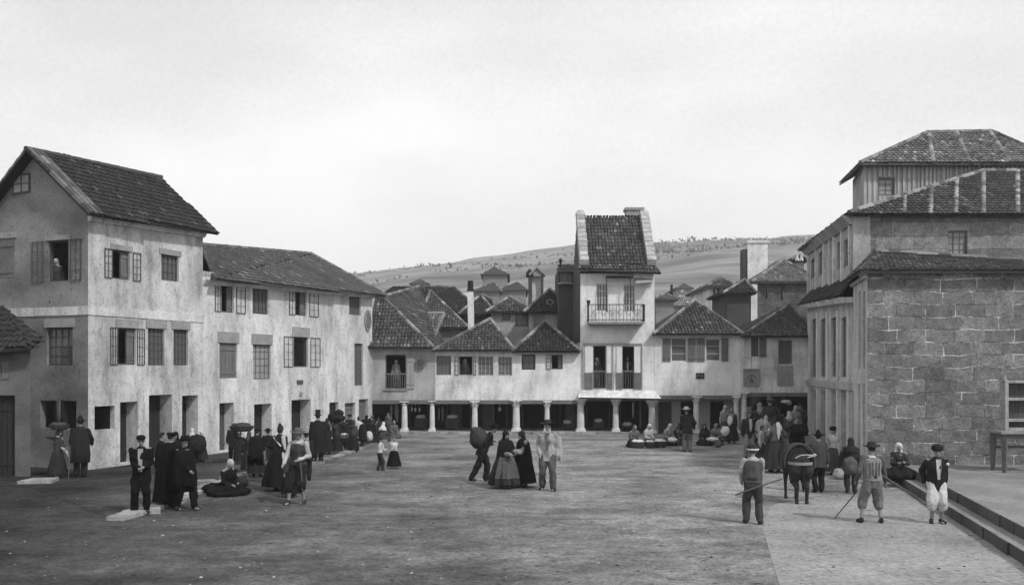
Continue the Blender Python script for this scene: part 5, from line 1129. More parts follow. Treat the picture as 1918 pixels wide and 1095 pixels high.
# ---- dark group, left foreground
D(265, 960, 811, 15, 'person in a flat cap and dark suit with hands clasped, standing on the pale slab', low='trousers', up='jacket', hd='cap', lc=.008, uc=.010, hc=.012, vc=.28, lf=(-.075, .02), rf=(.07, .05), lh=(-.02, .12, .58), rh=(.05, .13, .6), z=.012, turn=10)
D(314, 948, 806, 150, 'person with back turned in a very long black cloak, in the left foreground group', low='skirt', up='coat', hd='beret', lc=.008, uc=.01, hc=.012, cape=(.008, .07, -.01), fem=False, z=.012, lean=7)
D(346, 953, 812, 60, 'person in a brimmed hat and black cape, rightmost of the left foreground group', low='trousers', up='coat', hd='hat', lc=.009, uc=.009, hc=.01, vc=.14, lf=(-.10, -.06), rf=(.05, .13), lean=-3, lh=(-.05, .14, .55), z=.012, cape=(.009, .32, -.04))
D(360, 866, 800, 200, 'person with a white kerchief and round dark bundle behind the left foreground group', low='skirt', up='shirt', hd='kerchief', lc=.03, uc=.04, hc=.5, z=.012, lh=(-.05, .18, .62), rh=(.15, .1, .6))
bundle(gpt(368, 864, .05)+Vector((.15, -.45, .62)), .34, .34, 'round dark bundle against the pale wall behind the left group', .02)
# ---- seated woman
D(424, 925, 856, 40, 'person seated on the ground in a heap of black skirts with a pale kerchief', low='skirt', up='shirt', hd='kerchief', lc=.01, uc=.015, hc=.38, seat=True, lean=22, lh=(-.03, .25, .17), rh=(.08, .24, .19), shoes=False, ht=1.66, wide=1.6)
bundle(gpt(447, 912)+Vector((0, 0, .14)), .26, .16, 'dark bundle with a pale edge beside the seated woman in black', .03)
bundle(gpt(399, 922)+Vector((0, 0, .10)), .30, .14, 'low black heap of cloth left of the seated woman in black', .012)
# ---- people before the doors
D(450, 868, 806, 20, 'person in dark clothes with a broad tray on the head before the second shop door', low='skirt', up='shirt', hd='bun', lc=.025, uc=.03, z=.012, lh=(-.12, .05, .98), rh=(.12, .05, .6), shoes=False)
q = PC['person in dark clothes with a broad tray on the head before the second shop door']; basket(q['H'](.04, 0, .1), .40, .17, 'broad dark tray of goods on a head before the shop doors', .05, WICKD)
D(481, 892, 800, 178, 'person seen from behind in a broad short black cape over a long dark skirt', low='skirt', up='coat', hd='beret', lc=.025, uc=.012, hc=.015, cape=(.012, .45, .0), fem=False, z=.012)
D(523, 918, 790, 165, 'person with a top-knot and white sash over a wide black skirt, turned away', low='skirt', up='shirt', hd='bun', lc=.012, uc=.02, hc=.02, z=0, wide=1.35, rh=(.13, .1, .62), shoes=True)
q = PC['person with a top-knot and white sash over a wide black skirt, turned away']; T = q['T']; L = Bl(); L.loft([(T(.09, -.02, .30), Vector((.035, 0, 0)), Vector((0, .05, 0))), (T(-.07, -.09, .16), Vector((.03, 0, 0)), Vector((0, .02, 0)))])
L.cap(T(-.10, -.07, .06), T(-.2, -.15, -.22), .02*q['h'], .01*q['h']); L.cap(T(-.09, -.06, .3), T(-.13, -.07, .12), .04*q['h'], .02*q['h']); L.fuse('shawl', cloth(.42), q['P'], None, .014, .02)
D(558, 943, 797, -15, 'person in a wide-brimmed hat and open white shirt with dark breeches, leaning on a stick', low='breeches', breech=True, up='vest', hd='hat', lc=.02, uc=.05, hc=.10, vc=.42, lf=(-.08, .1), rf=(.08, -.02), lh=(-.1, .2, .55), rh=(.09, .12, .60), turn=25, tilt=4)
q = PC['person in a wide-brimmed hat and open white shirt with dark breeches, leaning on a stick']; stick(q['arms'][1][2]+Vector((0, 0, .1)), gpt(568, 945), 'stick under the hand of the man in the open white shirt', .014)
D(537, 900, 842, 30, 'person small and dark, a child standing between the black skirt and the white shirt', low='skirt', up='shirt', hd='hair', lc=.03, uc=.05, ht=1.05, shoes=False)
bundle(gpt(498, 892)+Vector((0, 0, .55)), .22, .3, 'grey sack leaning behind the wide black skirt', .16)
D(595, 867, 765, 185, 'person in a tall hat and full dark cloak, seen from behind before the pale wall', low='trousers', up='coat', hd='tall', lc=.03, uc=.02, hc=.03, cape=(.018, .22, .01), z=.012, wide=1.2)
D(630, 848, 786, 170, 'person in a shawl with a huge dark load on the head by the wall', low='skirt', up='shirt', hd='kerchief', lc=.02, uc=.05, hc=.05, hood=True, z=.012, shoes=False, lh=(-.15, .02, 1.0), rh=(.16, .06, .6))
q = PC['person in a shawl with a huge dark load on the head by the wall']; bundle(q['H'](0.02, 0, .15), .33, .17, 'huge dark load on the head beside the tall-hatted man', .018); bundle(q['H'](-.05, 0, .30), .2, .14, 'small dark pack on top of the huge head load', .02)
basket(gpt(646, 842, .05)+Vector((0, -.1, .45)), .17, .16, 'basket with a white cloth held at the hip near the kerb', .6)
D(655, 838, 774, 190, 'person in a round cap and dark jacket and trousers in the crowd by the kerb', hd='beret', lc=.02, uc=.02, z=.012)
D(671, 834, 778, 180, 'person with a white shawl over the shoulders in the crowd by the kerb', low='skirt', up='shirt', hd='bun', lc=.14, uc=.52, hc=.03, z=.012)
D(686, 828, 776, 170, 'person in a black shawl and striped grey skirt in the crowd by the kerb', low='skirt', up='shirt', hd='hood', hood=True, lc=.10, uc=.02, hc=.015, z=.012)
D(697, 822, 776, 200, 'person tall in a pale-banded hat at the corner of the long house', hd='hat', lc=.03, uc=.03, hc=.16, z=.012)
D(703, 831, 786, 100, 'person in dark clothes holding a white bag near the corner', low='skirt', up='shirt', hd='hair', lc=.02, uc=.03, z=.012, rh=(.03, .13, .55))
bundle(gpt(692, 834)+Vector((0, -.2, .4)), .17, .22, 'white bag in the crowd at the end of the kerb', .5)
D(716, 826, 784, 160, 'person with a bright white kerchief sitting at the arcade end', low='skirt', up='shirt', hd='kerchief', lc=.05, uc=.08, hc=.62, hood=True, seat=True, ht=1.5, lean=10)
D(737, 820, 786, 20, 'person in grey seated before the first plain column', low='skirt', up='shirt', hd='kerchief', lc=.08, uc=.12, hc=.15, seat=True, ht=1.45, lean=10)
# ---- more of the tight crowd along the left wall
EX = [(436, 862, 792, 30, 'trousers', 'coat', 'hair', .02, .02, .02, 'person hatless and dark, half behind the broad tray carrier'), (466, 884, 806, 190, 'skirt', 'shirt', 'kerchief', .03, .02, .05, 'person in a dark kerchief pressed against the caped figure from the left'),
      (500, 880, 800, 160, 'trousers', 'coat', 'hat', .015, .015, .015, 'person in a low dark hat standing between the cape and the top-knot'), (512, 905, 815, 20, 'skirt', 'shirt', 'hood', .02, .03, .025, 'person in a dark hood close behind the wide black skirt'),
      (574, 900, 808, 200, 'trousers', 'coat', 'beret', .02, .02, .02, 'person in a round black cap just right of the open white shirt'), (544, 930, 838, 40, 'skirt', 'shirt', 'kerchief', .015, .05, .10, 'person short in a grey kerchief between the wide skirt and the stick'),
      (612, 850, 782, 170, 'skirt', 'shirt', 'hood', .02, .025, .02, 'person in a black hood just right of the tall-hatted cloak'), (643, 842, 780, 10, 'trousers', 'coat', 'hair', .02, .02, .02, 'person bareheaded and dark right behind the hip basket'),
      (662, 846, 786, 165, 'skirt', 'shirt', 'kerchief', .02, .06, .05, 'person in a brown-grey shawl at the front of the kerb crowd'), (679, 838, 784, 150, 'trousers', 'coat', 'hat', .09, .018, .015, 'person in a wide black hat and striped trousers in the kerb crowd'),
      (693, 832, 782, 190, 'skirt', 'shirt', 'hood', .03, .02, .02, 'person in a long black hood at the end of the kerb crowd'), (708, 820, 780, 30, 'trousers', 'coat', 'beret', .03, .03, .03, 'person in a dark cap in the shade of the arcade corner'),
      (727, 818, 772, 180, 'skirt', 'shirt', 'kerchief', .05, .09, .12, 'person standing in grey behind the seated pair at the arcade end'), (300, 925, 806, 100, 'trousers', 'coat', 'hair', .01, .01, .01, 'person dark and bareheaded squeezed between the flat cap and the long cloak'),
      (330, 900, 806, 10, 'skirt', 'shirt', 'hood', .012, .015, .015, 'person in a black hood behind the left foreground cloak'), (379, 864, 806, -30, 'skirt', 'shirt', 'kerchief', .03, .05, .42, 'person in a second white kerchief beside the round dark bundle')]
for px, ft, hd_, fc_, l_, u_, h_, lc_, uc_, hc__, lb in EX: D(px, ft, hd_, fc_, lb, low=l_, up=u_, hd=h_, lc=lc_, uc=uc_, hc=hc__, hood=h_ == 'hood', z=.012 if px < 700 and ft < 890 else 0, group='crowd along the left houses', cape=(uc_, .3, 0) if u_ == 'coat' and random.random() < .4 else None)
# ---- two children
D(711, 881, 818, 120, 'person, a child in a white shirt and dark trousers pointing to the smaller girl', hd='hair', up='shirt', lc=.035, uc=.50, hc=.03, lh=(-.03, .22, .62), lf=(-.05, .06), rf=(.05, -.04), lean=8)
D(738, 877, 816, 5, 'person, a small girl in a white blouse and black skirt with arms folded', low='skirt', up='shirt', hd='hair', lc=.012, uc=.55, hc=.03, lh=(.03, .1, .62), rh=(-.03, .11, .60), bare=True, wide=1.15, shoes=False)
# ---- central group
D(903, 902, 799, 100, 'person bent forward under a big dark sack, in a dark hat, walking to the right', hd='hat', up='jacket', lc=.018, uc=.02, hc=.012, lean=26, lf=(-.04, -.2), rf=(.05, .07), lh=(-.02, .16, .62), rh=(.05, .16, .66), ht=1.72)
q = PC['person bent forward under a big dark sack, in a dark hat, walking to the right']; bundle(q['T'](0, -.14, .17), .27, .30, 'big round dark sack on the back of the bent man', .045, name='sack', cat='sack', ry=.30)
q2 = MB(); q2.lathe(q['T'](0, 0, .04), [(.15, 0), (.155, .03), (.145, .05)], 14); q2.build('belt', cloth(.6), q['P'])
D(946, 913, 804, 20, 'person in a black hooded mantle over a spreading skirt, left of two gossiping women', low='skirt', up='shirt', hd='hood', hood=True, lc=.03, uc=.025, hc=.014, cape=(.014, .06, .10), wide=1.5, rh=(.11, .16, .66), lh=(.02, .17, .60), lean=6, apron=.085)
D(981, 911, 804, -55, 'person in a black cloak with grey folded sleeves, right of the two gossiping women', low='skirt', up='shirt', hd='hood', hood=True, lc=.012, uc=.2, hc=.02, cape=(.012, .08, .05), lh=(-.05, .2, .68), rh=(.02, .22, .66), turn=-10, lean=5)
for k, (nm, dx) in enumerate((('person in a black hooded mantle over a spreading skirt, left of two gossiping women', .0), ('person in a black cloak with grey folded sleeves, right of the two gossiping women', .0))):
    q = PC[nm]; L = Bl()
    for sh, el, wr_, sx in q['arms']: 
        e2 = el.lerp(wr_, .0)+(wr_-el).normalized()*.0; fw = (wr_-sh).normalized()*.08; L.cap(el+fw, wr_+fw*.6+Vector((0, -.06, .02)), .062*q['h']*.8, .035*q['h'])
        L.cap(wr_+fw*.6+Vector((0, -.06, .02)), wr_+fw*1.6+Vector((0, -.06, -.02)), .02, .015)
    L.fuse('sleeve', cloth(.24 if k else .20), q['P'], None, .013, .02)
c_ = gpt(962, 905)+Vector((0, -.15, .82)); basket(c_+Vector((0, 0, -.2)), .17, .16, 'little basket between the two gossiping women', None, WICKD, handle=True)
# white-and-dark hen held between the women
L = Bl(); hb = c_+Vector((-.06, -.16, .06)); L.ell(hb, (.15, .09, .10)); L.cap(hb+Vector((.10, 0, .04)), hb+Vector((.15, -.02, .17)), .045, .03); L.ell(hb+Vector((.16, -.03, .2)), (.035, .03, .03)); L.cap(hb+Vector((-.12, 0, .03)), hb+Vector((-.22, 0, .12)), .05, .02); L.cap(hb+Vector((.19, -.04, .195)), hb+Vector((.215, -.05, .19)), .012, .004)
L.cap(hb+Vector((-.03, 0, -.08)), hb+Vector((-.03, 0, -.16)), .013, .01); L.cap(hb+Vector((.04, 0, -.08)), hb+Vector((.04, 0, -.16)), .013, .01)
hn = L.fuse('hen', mat('hen_feathers', .22, .75, 9, fine=.5, fscale=16), None, hb, .009); tag(hn, 'speckled hen held between the two gossiping women', 'hen')
L = Bl(); L.ell(hb+Vector((.0, -.085, .01)), (.10, .025, .06)); L.fuse('wing', mat('dark_feathers', .04, .4, 9), hn, None, .009)
D(1026, 917, 786, -8, 'person in a brimmed hat, open pale jacket and grey trousers right of the gossiping women', hd='hat', up='jacket', lc=.085, uc=.30, hc=.03, vc=.10, lf=(-.08, -.02), rf=(.09, .07), lh=(-.11, .05, .52), rh=(.14, .03, .50), lean=-2, turn=-25, ht=1.83)
q = PC['person in a brimmed hat, open pale jacket and grey trousers right of the gossiping women']; L = Bl(); T = q['T']; L.loft([(T(.14, -.01, .27), Vector((.09, 0, 0)), Vector((0, .08, 0))), (T(.15, -.02, .12), Vector((.11, 0, 0)), Vector((0, .09, 0))), (T(.16, -.03, -.02), Vector((.10, 0, 0)), Vector((0, .07, 0))), (T(.19, -.03, -.1), Vector((.05, 0, 0)), Vector((0, .05, 0)))]); L.fuse('coat_tail', cloth(.33), q['P'], None, .014, .03)
# ---- seated market women
sw = [(1186, 836, 790, 15, .015, .12, .16, 'person seated in black with a grey hood, leftmost of the seated market women'), (1212, 834, 792, 25, .02, .42, .55, 'person seated in a pale shawl and white kerchief before the tower corner column'),
      (1250, 833, 795, 30, .018, .25, .48, 'person seated in a white kerchief leaning over her lap right of the tower column'), (1319, 833, 790, -10, .02, .03, .025, 'person seated in black with a dark hood right of the white-hatted man'),
      (1342, 832, 788, -20, .04, .18, .22, 'person seated in a grey hood with a bright white cloth on her shoulder'), (1270, 832, 800, 10, .03, .04, .05, 'person seated low and dark just left of the white-hatted man')]
for px, ft, hd_, fc_, l_, u_, h_, lb in sw: D(px, ft, hd_, fc_, lb, low='skirt', up='shirt', hd='kerchief', hood=True, lc=l_, uc=u_, hc=h_, seat=True, lean=14, shoes=False, ht=1.62, wide=.95, group='seated market women')
for px, py, f_, r_, lb in ((1194, 838, .6, .30, 'round basket of white goods before the leftmost seated woman'), (1217, 838, .5, .22, 'dark basket of pale goods second from the left among the seated women'), (1236, 837, .6, .30, 'heaped basket of white goods before the tower corner column')):
    basket(gpt(px, py)+Vector((0, -.1, 0)), r_, .26, lb, f_, WICKD, group='market baskets')
bundle(gpt(1257, 836)+Vector((0, -.35, .3)), .22, .09, 'white cloth spread over the lap of a seated market woman', .6, name='cloth', cat='cloth')
bundle(gpt(1327, 836)+Vector((.1, -.3, .33)), .26, .08, 'white cloth on the lap of the black-hooded seated woman', .6, name='cloth', cat='cloth')
bundle(gpt(1351, 834)+Vector((.1, -.25, .62)), .19, .20, 'bright white folded cloth held by the grey-hooded seated woman', .66, name='cloth', cat='cloth')
bundle(gpt(1343, 837)+Vector((0, -.2, .15)), .17, .15, 'small grey sack at the end of the row of seated women', .12)
D(1288, 846, 762, 175, 'person standing with back turned in a white hat, dark jacket and grey trousers', hd='hat', up='jacket', lc=.13, uc=.022, hc=.5, lf=(-.05, .0), rf=(.06, .02), lh=(-.15, .06, .52), lean=5, tilt=3, ht=1.72)
stick(gpt(1272, 842)+Vector((0, 0, .95)), gpt(1270, 842), 'dark cane beside the man in the white hat', .018)
D(1357, 826, 757, 20, 'person standing in a long pale veil behind the seated women', low='skirt', up='shirt', hd='kerchief', hood=True, lc=.07, uc=.25, hc=.36)
D(1371, 830, 762, -30, 'person in a dark dress and grey kerchief holding a white bundle by the paired columns', low='skirt', up='shirt', hd='kerchief', lc=.03, uc=.04, hc=.12)
bundle(gpt(1366, 830)+Vector((-.05, -.35, 1.0)), .13, .22, 'white bundle held beside the paired columns', .6)
# ---- crowd under the market arcade and behind the donkey
D(1402, 858, 757, 10, 'person in a tall grey hat, dark tailcoat and pale waistcoat by the paired columns', hd='tall', up='coat', lc=.22, uc=.035, hc=.11, vc=.5, ht=1.72, rh=(.15, .08, .55))
q = PC['person in a tall grey hat, dark tailcoat and pale waistcoat by the paired columns']; bundle(q['W'](.21, .06, .60), .16, .36, 'pale folded coat over the arm of the tall-hatted man', .36, name='folded_coat', cat='coat', ry=.12)
crowd = [(1424, 838, 752, 190, 'shirt', 'kerchief', .03, .04, .22, 'person in a fluttering grey head scarf deep in the market arcade'), (1443, 842, 736, 180, 'coat', 'tall', .03, .04, .12, 'person in the tallest hat at the back of the market arcade'),
         (1460, 836, 764, 200, 'shirt', 'hair', .03, .05, .05, 'person dark-haired under the hanging canopy in the market arcade'), (1478, 838, 768, 170, 'shirt', 'kerchief', .03, .1, .42, 'person with a trailing white kerchief deep in the market arcade'),
         (1489, 834, 757, 20, 'shirt', 'kerchief', .05, .25, .30, 'person in a grey shawl at the right end of the market arcade'), (1500, 832, 752, 190, 'jacket', 'hair', .06, .06, .1, 'person standing tallest at the right jamb of the market arcade'),
         (1434, 848, 776, 150, 'shirt', 'kerchief', .04, .3, .4, 'person with pale shoulders right of the tall-hatted man')]
for px, ft, hd_, fc_, u_, h_, l_, uc_, hc__, lb in crowd: D(px, ft, hd_, fc_, lb, low='skirt' if h_ in ('kerchief',) else 'trousers', up=u_, hd=h_, lc=l_, uc=uc_, hc=hc__, group='market crowd')
L = Bl(); c = ppt(1472, 752, 43.6); L.ell(c, (.28, .2, .09)); L.ell(c+Vector((.16, 0, -.06)), (.12, .12, .1)); cv = L.fuse('hanging_canopy', cloth(.42), None, c, .02, .02); tag(cv, 'pale oval cloth hanging in the dark market arcade', 'cloth')
q = MB(); q.tube(c+Vector((-.08, 0, .05)), c+Vector((-.08, 0, .42)), .012); q.build('cord', SHUT, cv)
D(1452, 884, 776, 185, 'person seen from behind in a gathered dark skirt and white shawl, left of the donkey', low='skirt', up='shirt', hd='bun', lc=.035, uc=.09, hc=.08, wide=1.3, lh=(-.16, .03, .58), rh=(.17, .03, .55), shoes=True)
q = PC['person seen from behind in a gathered dark skirt and white shawl, left of the donkey']; T = q['T']; L = Bl(); L.loft([(T(-.03, -.03, .39), Vector((.05, 0, 0)), Vector((0, .06, 0))), (T(-.05, -.08, .30), Vector((.09, 0, 0)), Vector((0, .06, 0))), (T(-.045, -.085, .2), Vector((.07, 0, 0)), Vector((0, .04, 0))), (T(-.03, -.08, .08), Vector((.025, 0, 0)), Vector((0, .03, 0)))]); L.fuse('shawl', cloth(.52), q['P'], None, .015, .03)
D(1425, 868, 796, 60, 'person small with a white sleeve, half hidden behind the foreground stick man', low='skirt', up='shirt', hd='hair', lc=.04, uc=.4, ht=1.3)
D(1489, 880, 778, 5, 'person facing us above the donkey, in black, holding a large dark fur bundle', low='skirt', up='shirt', hd='hair', lc=.015, uc=.015, hc=.02, fem=False, lh=(-.08, .14, .78), rh=(.1, .14, .78), ht=1.68)
bundle(gpt(1489, 880)+Vector((0, -.35, 1.28)), .32, .2, 'large dark fluffy bundle held above the donkey', .012)
# ---- donkey seen from behind with a hooped pack
def donkey():
    b = gpt(1503, 944); B = Bl(); O = lambda x, y, z: b+Vector((x, y, z))
    B.loft([(O(0, .0, .86), Vector((.10, 0, 0)), Vector((0, 0, .12))), (O(0, .08, .90), Vector((.23, 0, 0)), Vector((0, 0, .24))), (O(0, .3, .92), Vector((.27, 0, 0)), Vector((0, 0, .27))), (O(.02, .65, .86), Vector((.28, 0, 0)), Vector((0, 0, .27))), (O(.04, 1.0, .88), Vector((.23, 0, 0)), Vector((0, 0, .27))), (O(.05, 1.2, .92), Vector((.12, 0, 0)), Vector((0, 0, .18)))], 18)
    for sx in (-1, 1):
        x = sx*.125; B.cap(O(x, .12, .80), O(x*1.05, .2, .54), .185, .115); B.cap(O(x*1.05, .2, .54), O(x*.95, .02, .38), .095, .058); B.cap(O(x*.95, .02, .38), O(x*.95, .06, .1), .052, .042); B.cap(O(x*.95, .06, .09), O(x*.95, .04, .03), .045, .05)
        B.cap(O(x+.04, 1.02, .78), O(x+.04, 1.05, .42), .085, .045); B.cap(O(x+.04, 1.05, .42), O(x+.04, 1.03, .08), .040, .032); B.cap(O(x+.04, 1.03, .08), O(x+.04, 1.0, .03), .043, .05)
        B.cap(O(.05+sx*.06, 1.55, 1.42), O(.05+sx*.12, 1.5, 1.66), .035, .015)
    B.cap(O(.05, 1.15, 1.0), O(.05, 1.5, 1.28), .15, .10); B.cap(O(.05, 1.5, 1.33), O(.05, 1.8, 1.08), .10, .06)
    d = B.fuse('donkey', mat('donkey_coat', .022, .4, 3, fine=.3, fscale=40), None, b, .016); tag(d, 'dark donkey seen from behind with a pale crupper strap', 'donkey')
    t_ = Bl(); t_.cap(O(0, -.03, 1.02), O(0, -.07, .75), .035, .028); t_.cap(O(0, -.07, .75), O(.01, -.05, .42), .03, .045); t_.cap(O(.01, -.05, .42), O(.01, -.04, .3), .045, .015); t_.fuse('tail', mat('donkey_tail', .012, .3, 20), d, None, .012, .01)
    r = empty('pack_saddle', tuple(O(0, .2, 1.0)), 'hooped pack saddle with a pale breeching band on the donkey', 'saddle')
    q = MB(); n = 22
    def arc(rx, rz, y, z0, r_, a0=-.35, a1=3.49):
        for i in range(n): t0, t1 = a0+(a1-a0)*i/n, a0+(a1-a0)*(i+1)/n; q.tube(O(math.cos(t0)*rx, y, z0+math.sin(t0)*rz), O(math.cos(t1)*rx, y, z0+math.sin(t1)*rz), r_, n=7)
    arc(.36, .42, .22, .98, .028); q.build('hoop', mat('saddle_hoop', .05, .2, 4), r); q = MB(); arc(.41, .45, .34, .96, .022); q.build('hoop', mat('saddle_hoop', .05), r)
    L = Bl(); L.loft([(O(0, .25, 1.02), Vector((.33, 0, 0)), Vector((0, 0, .36))), (O(0, .7, 1.03), Vector((.35, 0, 0)), Vector((0, 0, .36))), (O(0, 1.0, 1.0), Vector((.32, 0, 0)), Vector((0, 0, .33)))], 20); L.fuse('pack', cloth(.03), r, None, .02, .05, 6)
    q = MB()
    for i in range(16):
        t0, t1 = math.pi*(1+i/16), math.pi*(1+(i+1)/16); A, B_ = [(O(math.cos(t)*.285, .18+math.sin(t)*.30, .93), O(math.cos(t)*.285, .18+math.sin(t)*.30, 1.0)) for t in (t0, t1)]; q.poly([A[0], B_[0], B_[1], A[1]]); 
    q.build('breeching_strap', mat('pale_strap', .22, .2, 6), r)
    q = MB(); pts = [O(-.2, -.1, 1.10), O(-.08, -.12, 1.17), O(.06, -.13, 1.18), O(.2, -.12, 1.17), O(.26, -.11, 1.2), O(.29, -.1, 1.17), O(.22, -.12, 1.15), O(.08, -.13, 1.12)]
    for a, c in zip(pts, pts[1:]): q.tube(a, c, .014, n=6)
    q.build('rope', cloth(.42), r)
donkey()
D(1534, 922, 802, 178, 'person in a black conical hat and grey-shouldered jacket beside the donkey, seen from behind', hd='cone', up='jacket', lc=.018, uc=.055, hc=.008, vc=None, lf=(-.05, .02), rf=(.06, -.02))
D(1563, 888, 796, -60, 'person in a black cap with a white sleeve and dark skirt, behind the conical hat', low='skirt', up='shirt', hd='fur', lc=.05, uc=.40, hc=.015, wide=1.2, lh=(-.03, .15, .72), shoes=False)
D(1594, 923, 818, 160, 'person in a dark hood with a grey bag slung across, left of the striped-vest man', low='trousers', up='coat', hd='hood', hood=True, lc=.035, uc=.03, hc=.022, fem=False, lean=8)
q = PC['person in a dark hood with a grey bag slung across, left of the striped-vest man']; bundle(q['W'](.02, -.12, .50), .19, .25, 'grey saddle bag slung on the hooded person', .085, name='bag', cat='bag', ry=.12)
bundle(gpt(1561, 893)+Vector((0, -.5, .14)), .0+.2, .16, 'pale lumpy sack on the ground behind the donkey', .30, name='sack', cat='sack')
# ---- foreground right
D(1410, 981, 833, 165, 'person from behind in a white-banded hat and ragged vest gripping a goad, nearest viewer', hd='fur', up='vest', lc=.055, uc=.075, hc=.03, vc=.34, lf=(-.085, .0), rf=(.085, .03), lh=(-.10, .16, .50), rh=(.14, .14, .53), lean=3, sash=.03, ht=1.62)
q = PC['person from behind in a white-banded hat and ragged vest gripping a goad, nearest viewer']
hb_ = MB(); hb_.lathe(q['H'](0, -.004, .02), [(.070*q['h'], -.0), (.0785*q['h'], .02), (.077*q['h'], .04)], 18); hb_.build('hat_band', cloth(.55), q['P'])
stick(ppt(1377, 926, 18.7)+Vector((0, 0, 0)), ppt(1466, 896, 18.3), 'dark goad held level by the nearest man', .018, name='goad')
D(1634, 979, 830, 178, 'person with legs apart in a round brimmed hat, striped pale vest and short breeches', low='breeches', breech=True, up='vest', hd='hat', lc=.15, uc=.20, hc=.035, vc=.10, lf=(-.11, .0), rf=(.13, .01), lh=(-.19, .08, .50), rh=(.17, .09, .53), sash=.025, lean=2, ht=1.66)
q = PC['person with legs apart in a round brimmed hat, striped pale vest and short breeches']; T = q['T']; hh = q['h']
for i in range(4): v_ = MB(); x = -.055+i*.037; v_.tube(T(x, -.083, .09), T(x*1.1, -.088, .26), .009, n=5); v_.build('stripe', cloth(.05), q['P'])
L = Bl(); L.loft([(T(0, 0, .31), Vector((.075*hh, 0, 0)), Vector((0, .065*hh, 0))), (T(0, 0, .345), Vector((.05*hh, 0, 0)), Vector((0, .05*hh, 0)))]); L.fuse('collar', cloth(.5), q['P'], None, .012)
ya = gpt(1634, 979).y; stick(ppt(1606, 918, ya-.1), gpt(1563, 970), 'thin dark switch slanting down from the left hand of the striped-vest man', .012, name='switch')
stick(ppt(1650, 888, ya-.05), ppt(1741, 950, ya+.6), 'long pale pole slanting from the right hand of the striped-vest man', .02, name='pole')
D(1753, 979, 829, -5, 'person, a boy in a shaggy cap, dark jacket and baggy white breeches by the steps', low='breeches', breech=True, up='jacket', hd='fur', lc=.52, uc=.022, hc=.02, vc=.40, lf=(-.055, .0), rf=(.055, .02), lh=(-.12, -.06, .52), rh=(.13, -.06, .52), shoes=True, ht=1.62, turn=-12)
bb = gpt(1773, 868, 0); q = PC['person, a boy in a shaggy cap, dark jacket and baggy white breeches by the steps']; k_ = MB(); k_.lathe(q['T'](.125, .04, .26), [(.02, -.03), (.035, 0), (.02, .03)], 8); k_.build('button', cloth(.7), q['P'])
D(1683, 893, 820, -15, 'person seated on the step in a white kerchief and dark dress by the granite wall', low='skirt', up='shirt', hd='kerchief', lc=.018, uc=.04, hc=.55, seat=True, z=.23, ht=1.66, lean=4, wide=1.25, shoes=False, lh=(-.04, .2, .25), rh=(.07, .2, .26))
# ---- people at windows
def at_window(px, head, base_py, Y, label, **k): D(px, base_py, head, k.pop('face', 0), label, Y=Y, z=HC+(HY-base_py)*Y/F, shoes=False, low=k.pop('low', 'skirt'), **k)
def wy(fc, px): u, z = fc.uz(px, 500); q = fc.p(u, 0, -.42); return q.y
at_window(107, 497, 575, wy(FG, 107), 'person in a white kerchief looking out of the top gable window', up='shirt', hd='kerchief', lc=.03, uc=.05, hc=.6, ht=1.6)
at_window(871, 675, 730, YA+.45, 'person in a pale kerchief at the open window of the second arcade house', up='shirt', hd='kerchief', lc=.03, uc=.1, hc=.4, ht=1.55)
at_window(742, 676, 728, YA+.4, 'person in grey behind the balustrade beside the oval hanging sign', up='shirt', hd='kerchief', lc=.1, uc=.2, hc=.3, ht=1.45)
at_window(1118, 668, 727, YA+.5, 'person in a white cap at the left french window of the tower', up='shirt', hd='kerchief', lc=.06, uc=.07, hc=.5, ht=1.55)
at_window(1175, 672, 728, YA+.5, 'person in a dark jacket at the right french window of the tower', up='jacket', hd='hair', lc=.04, uc=.05, vc=.4, low='trousers', ht=1.6)
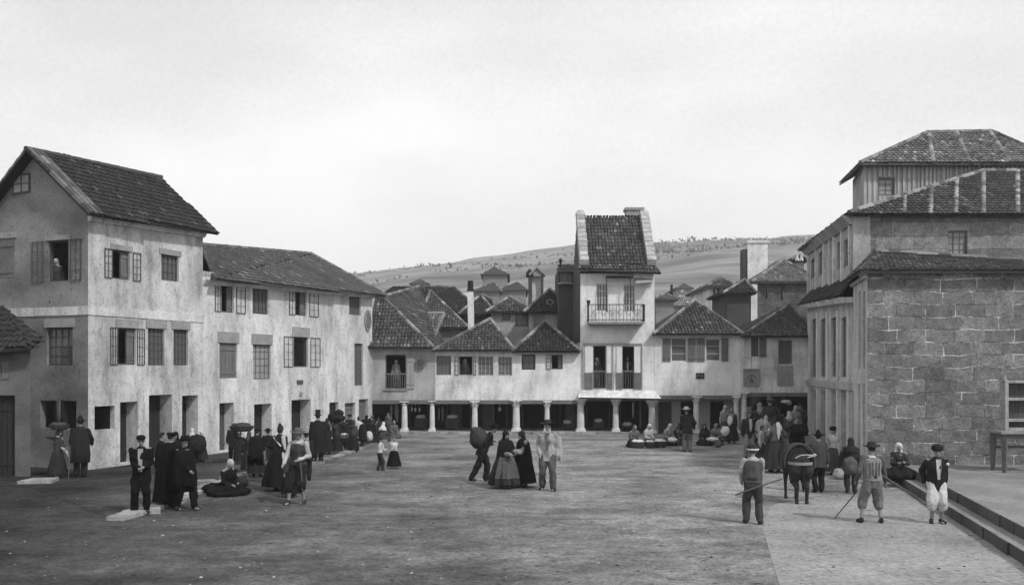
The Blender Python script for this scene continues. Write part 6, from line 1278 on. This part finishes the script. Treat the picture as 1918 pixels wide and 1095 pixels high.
# ---- goods in the arcade
def stall(px, py, w_, label, t=.6, m_=WICKD):
    Y = YA+1.5; x = XA(px, Y); zt = ppt(0, py, Y).z; r = empty('stall_table', (x, Y, .1), label, 'table', 'stall tables in the arcade'); q = MB(); q.box(x-w_, x+w_, Y-.3, Y+.3, zt-.05, zt); q.build('table_top', WOOD, r)
    for sx in (-1, 1):
        for sy in (-1, 1): q = MB(); q.tube((x+sx*w_*.85, Y+sy*.24, .1), (x+sx*w_*.85, Y+sy*.24, zt-.05), .03, n=5); q.build('leg', WOOD, r)
    q = MB(); q.box(x-w_*.95, x+w_*.95, Y-.31, Y-.302, .2, zt-.02); q.build('front_cloth', m_, r)
    bundle((x, Y, zt+.08), w_*.85, .11, 'heap of white goods on the '+label, t, name='goods', cat='goods', n=8)
for px, py, w_, lb in ((788, 783, .30, 'stall table between the two leftmost columns'), (847, 783, .34, 'stall table left of the sack carrier'), (1063, 793, .28, 'stall table behind the pale-jacketed man'), (1121, 790, .26, 'stall table under the left window of the tower'), (1175, 797, .32, 'stall table under the right window of the tower')): stall(px, py, w_, lb)
def hanging(px, py0, py1, w_, t, label, Y=None):
    Y = Y or YA+.9; a, b = ppt(px, py0, Y), ppt(px, py1, Y); L = Bl(); L.loft([(a, Vector((w_*.5, 0, 0)), Vector((0, .03, 0))), (a.lerp(b, .3), Vector((w_, 0, 0)), Vector((0, .05, 0))), (a.lerp(b, .7), Vector((w_*.8, 0, 0)), Vector((0, .05, 0))), (b, Vector((w_*.3, 0, 0)), Vector((0, .02, 0)))]); L.cap(a, a+Vector((0, 0, .2)), .012, .012)
    tag(L.fuse('hanging_cloth', cloth(t), None, a, .014, .03, 10), label, 'cloth', 'cloths hung in the arcade')
for a in ((733, 756, 792, .05, .3, 'thin pale strip hanging left of the first plain column'), (743, 758, 790, .10, .22, 'wide grey cloth hanging just left of the first plain column'), (771, 762, 771, .05, .5, 'leftmost of three small white rags over the first stall'), (778, 763, 771, .05, .5, 'middle of three small white rags over the first stall'), (786, 762, 771, .06, .5, 'rightmost of three small white rags over the first stall'),
          (822, 764, 786, .04, .22, 'narrow slanting grey cloth over the second stall'), (829, 760, 790, .07, .16, 'long grey garment hanging over the second stall'), (936, 762, 770, .1, .45, 'white rag in the doorway behind the leafy columns'), (1186, 752, 782, .06, .35, 'string of pale rags at the right tower stall')): hanging(*a)
# ================================================================== HAZE
mb = MB(); mb.box(-1450, 1450, -50, 1350, -1.5, 185)
hz = mb.build('haze', None); hz['kind'] = 'stuff'; hz['label'] = 'thin pale haze over the square and hill'
hm = bpy.data.materials.new('haze_air'); hm.use_nodes = True; t = hm.node_tree; t.nodes.remove(t.nodes['Principled BSDF'])
pv = N(t, 'ShaderNodeVolumePrincipled'); pv.inputs['Color'].default_value = (.95, .95, .95, 1); pv.inputs['Density'].default_value = .0007; pv.inputs['Anisotropy'].default_value = .2
t.links.new(pv.outputs[0], t.nodes['Material Output'].inputs['Volume']); hz.data.materials.append(hm)
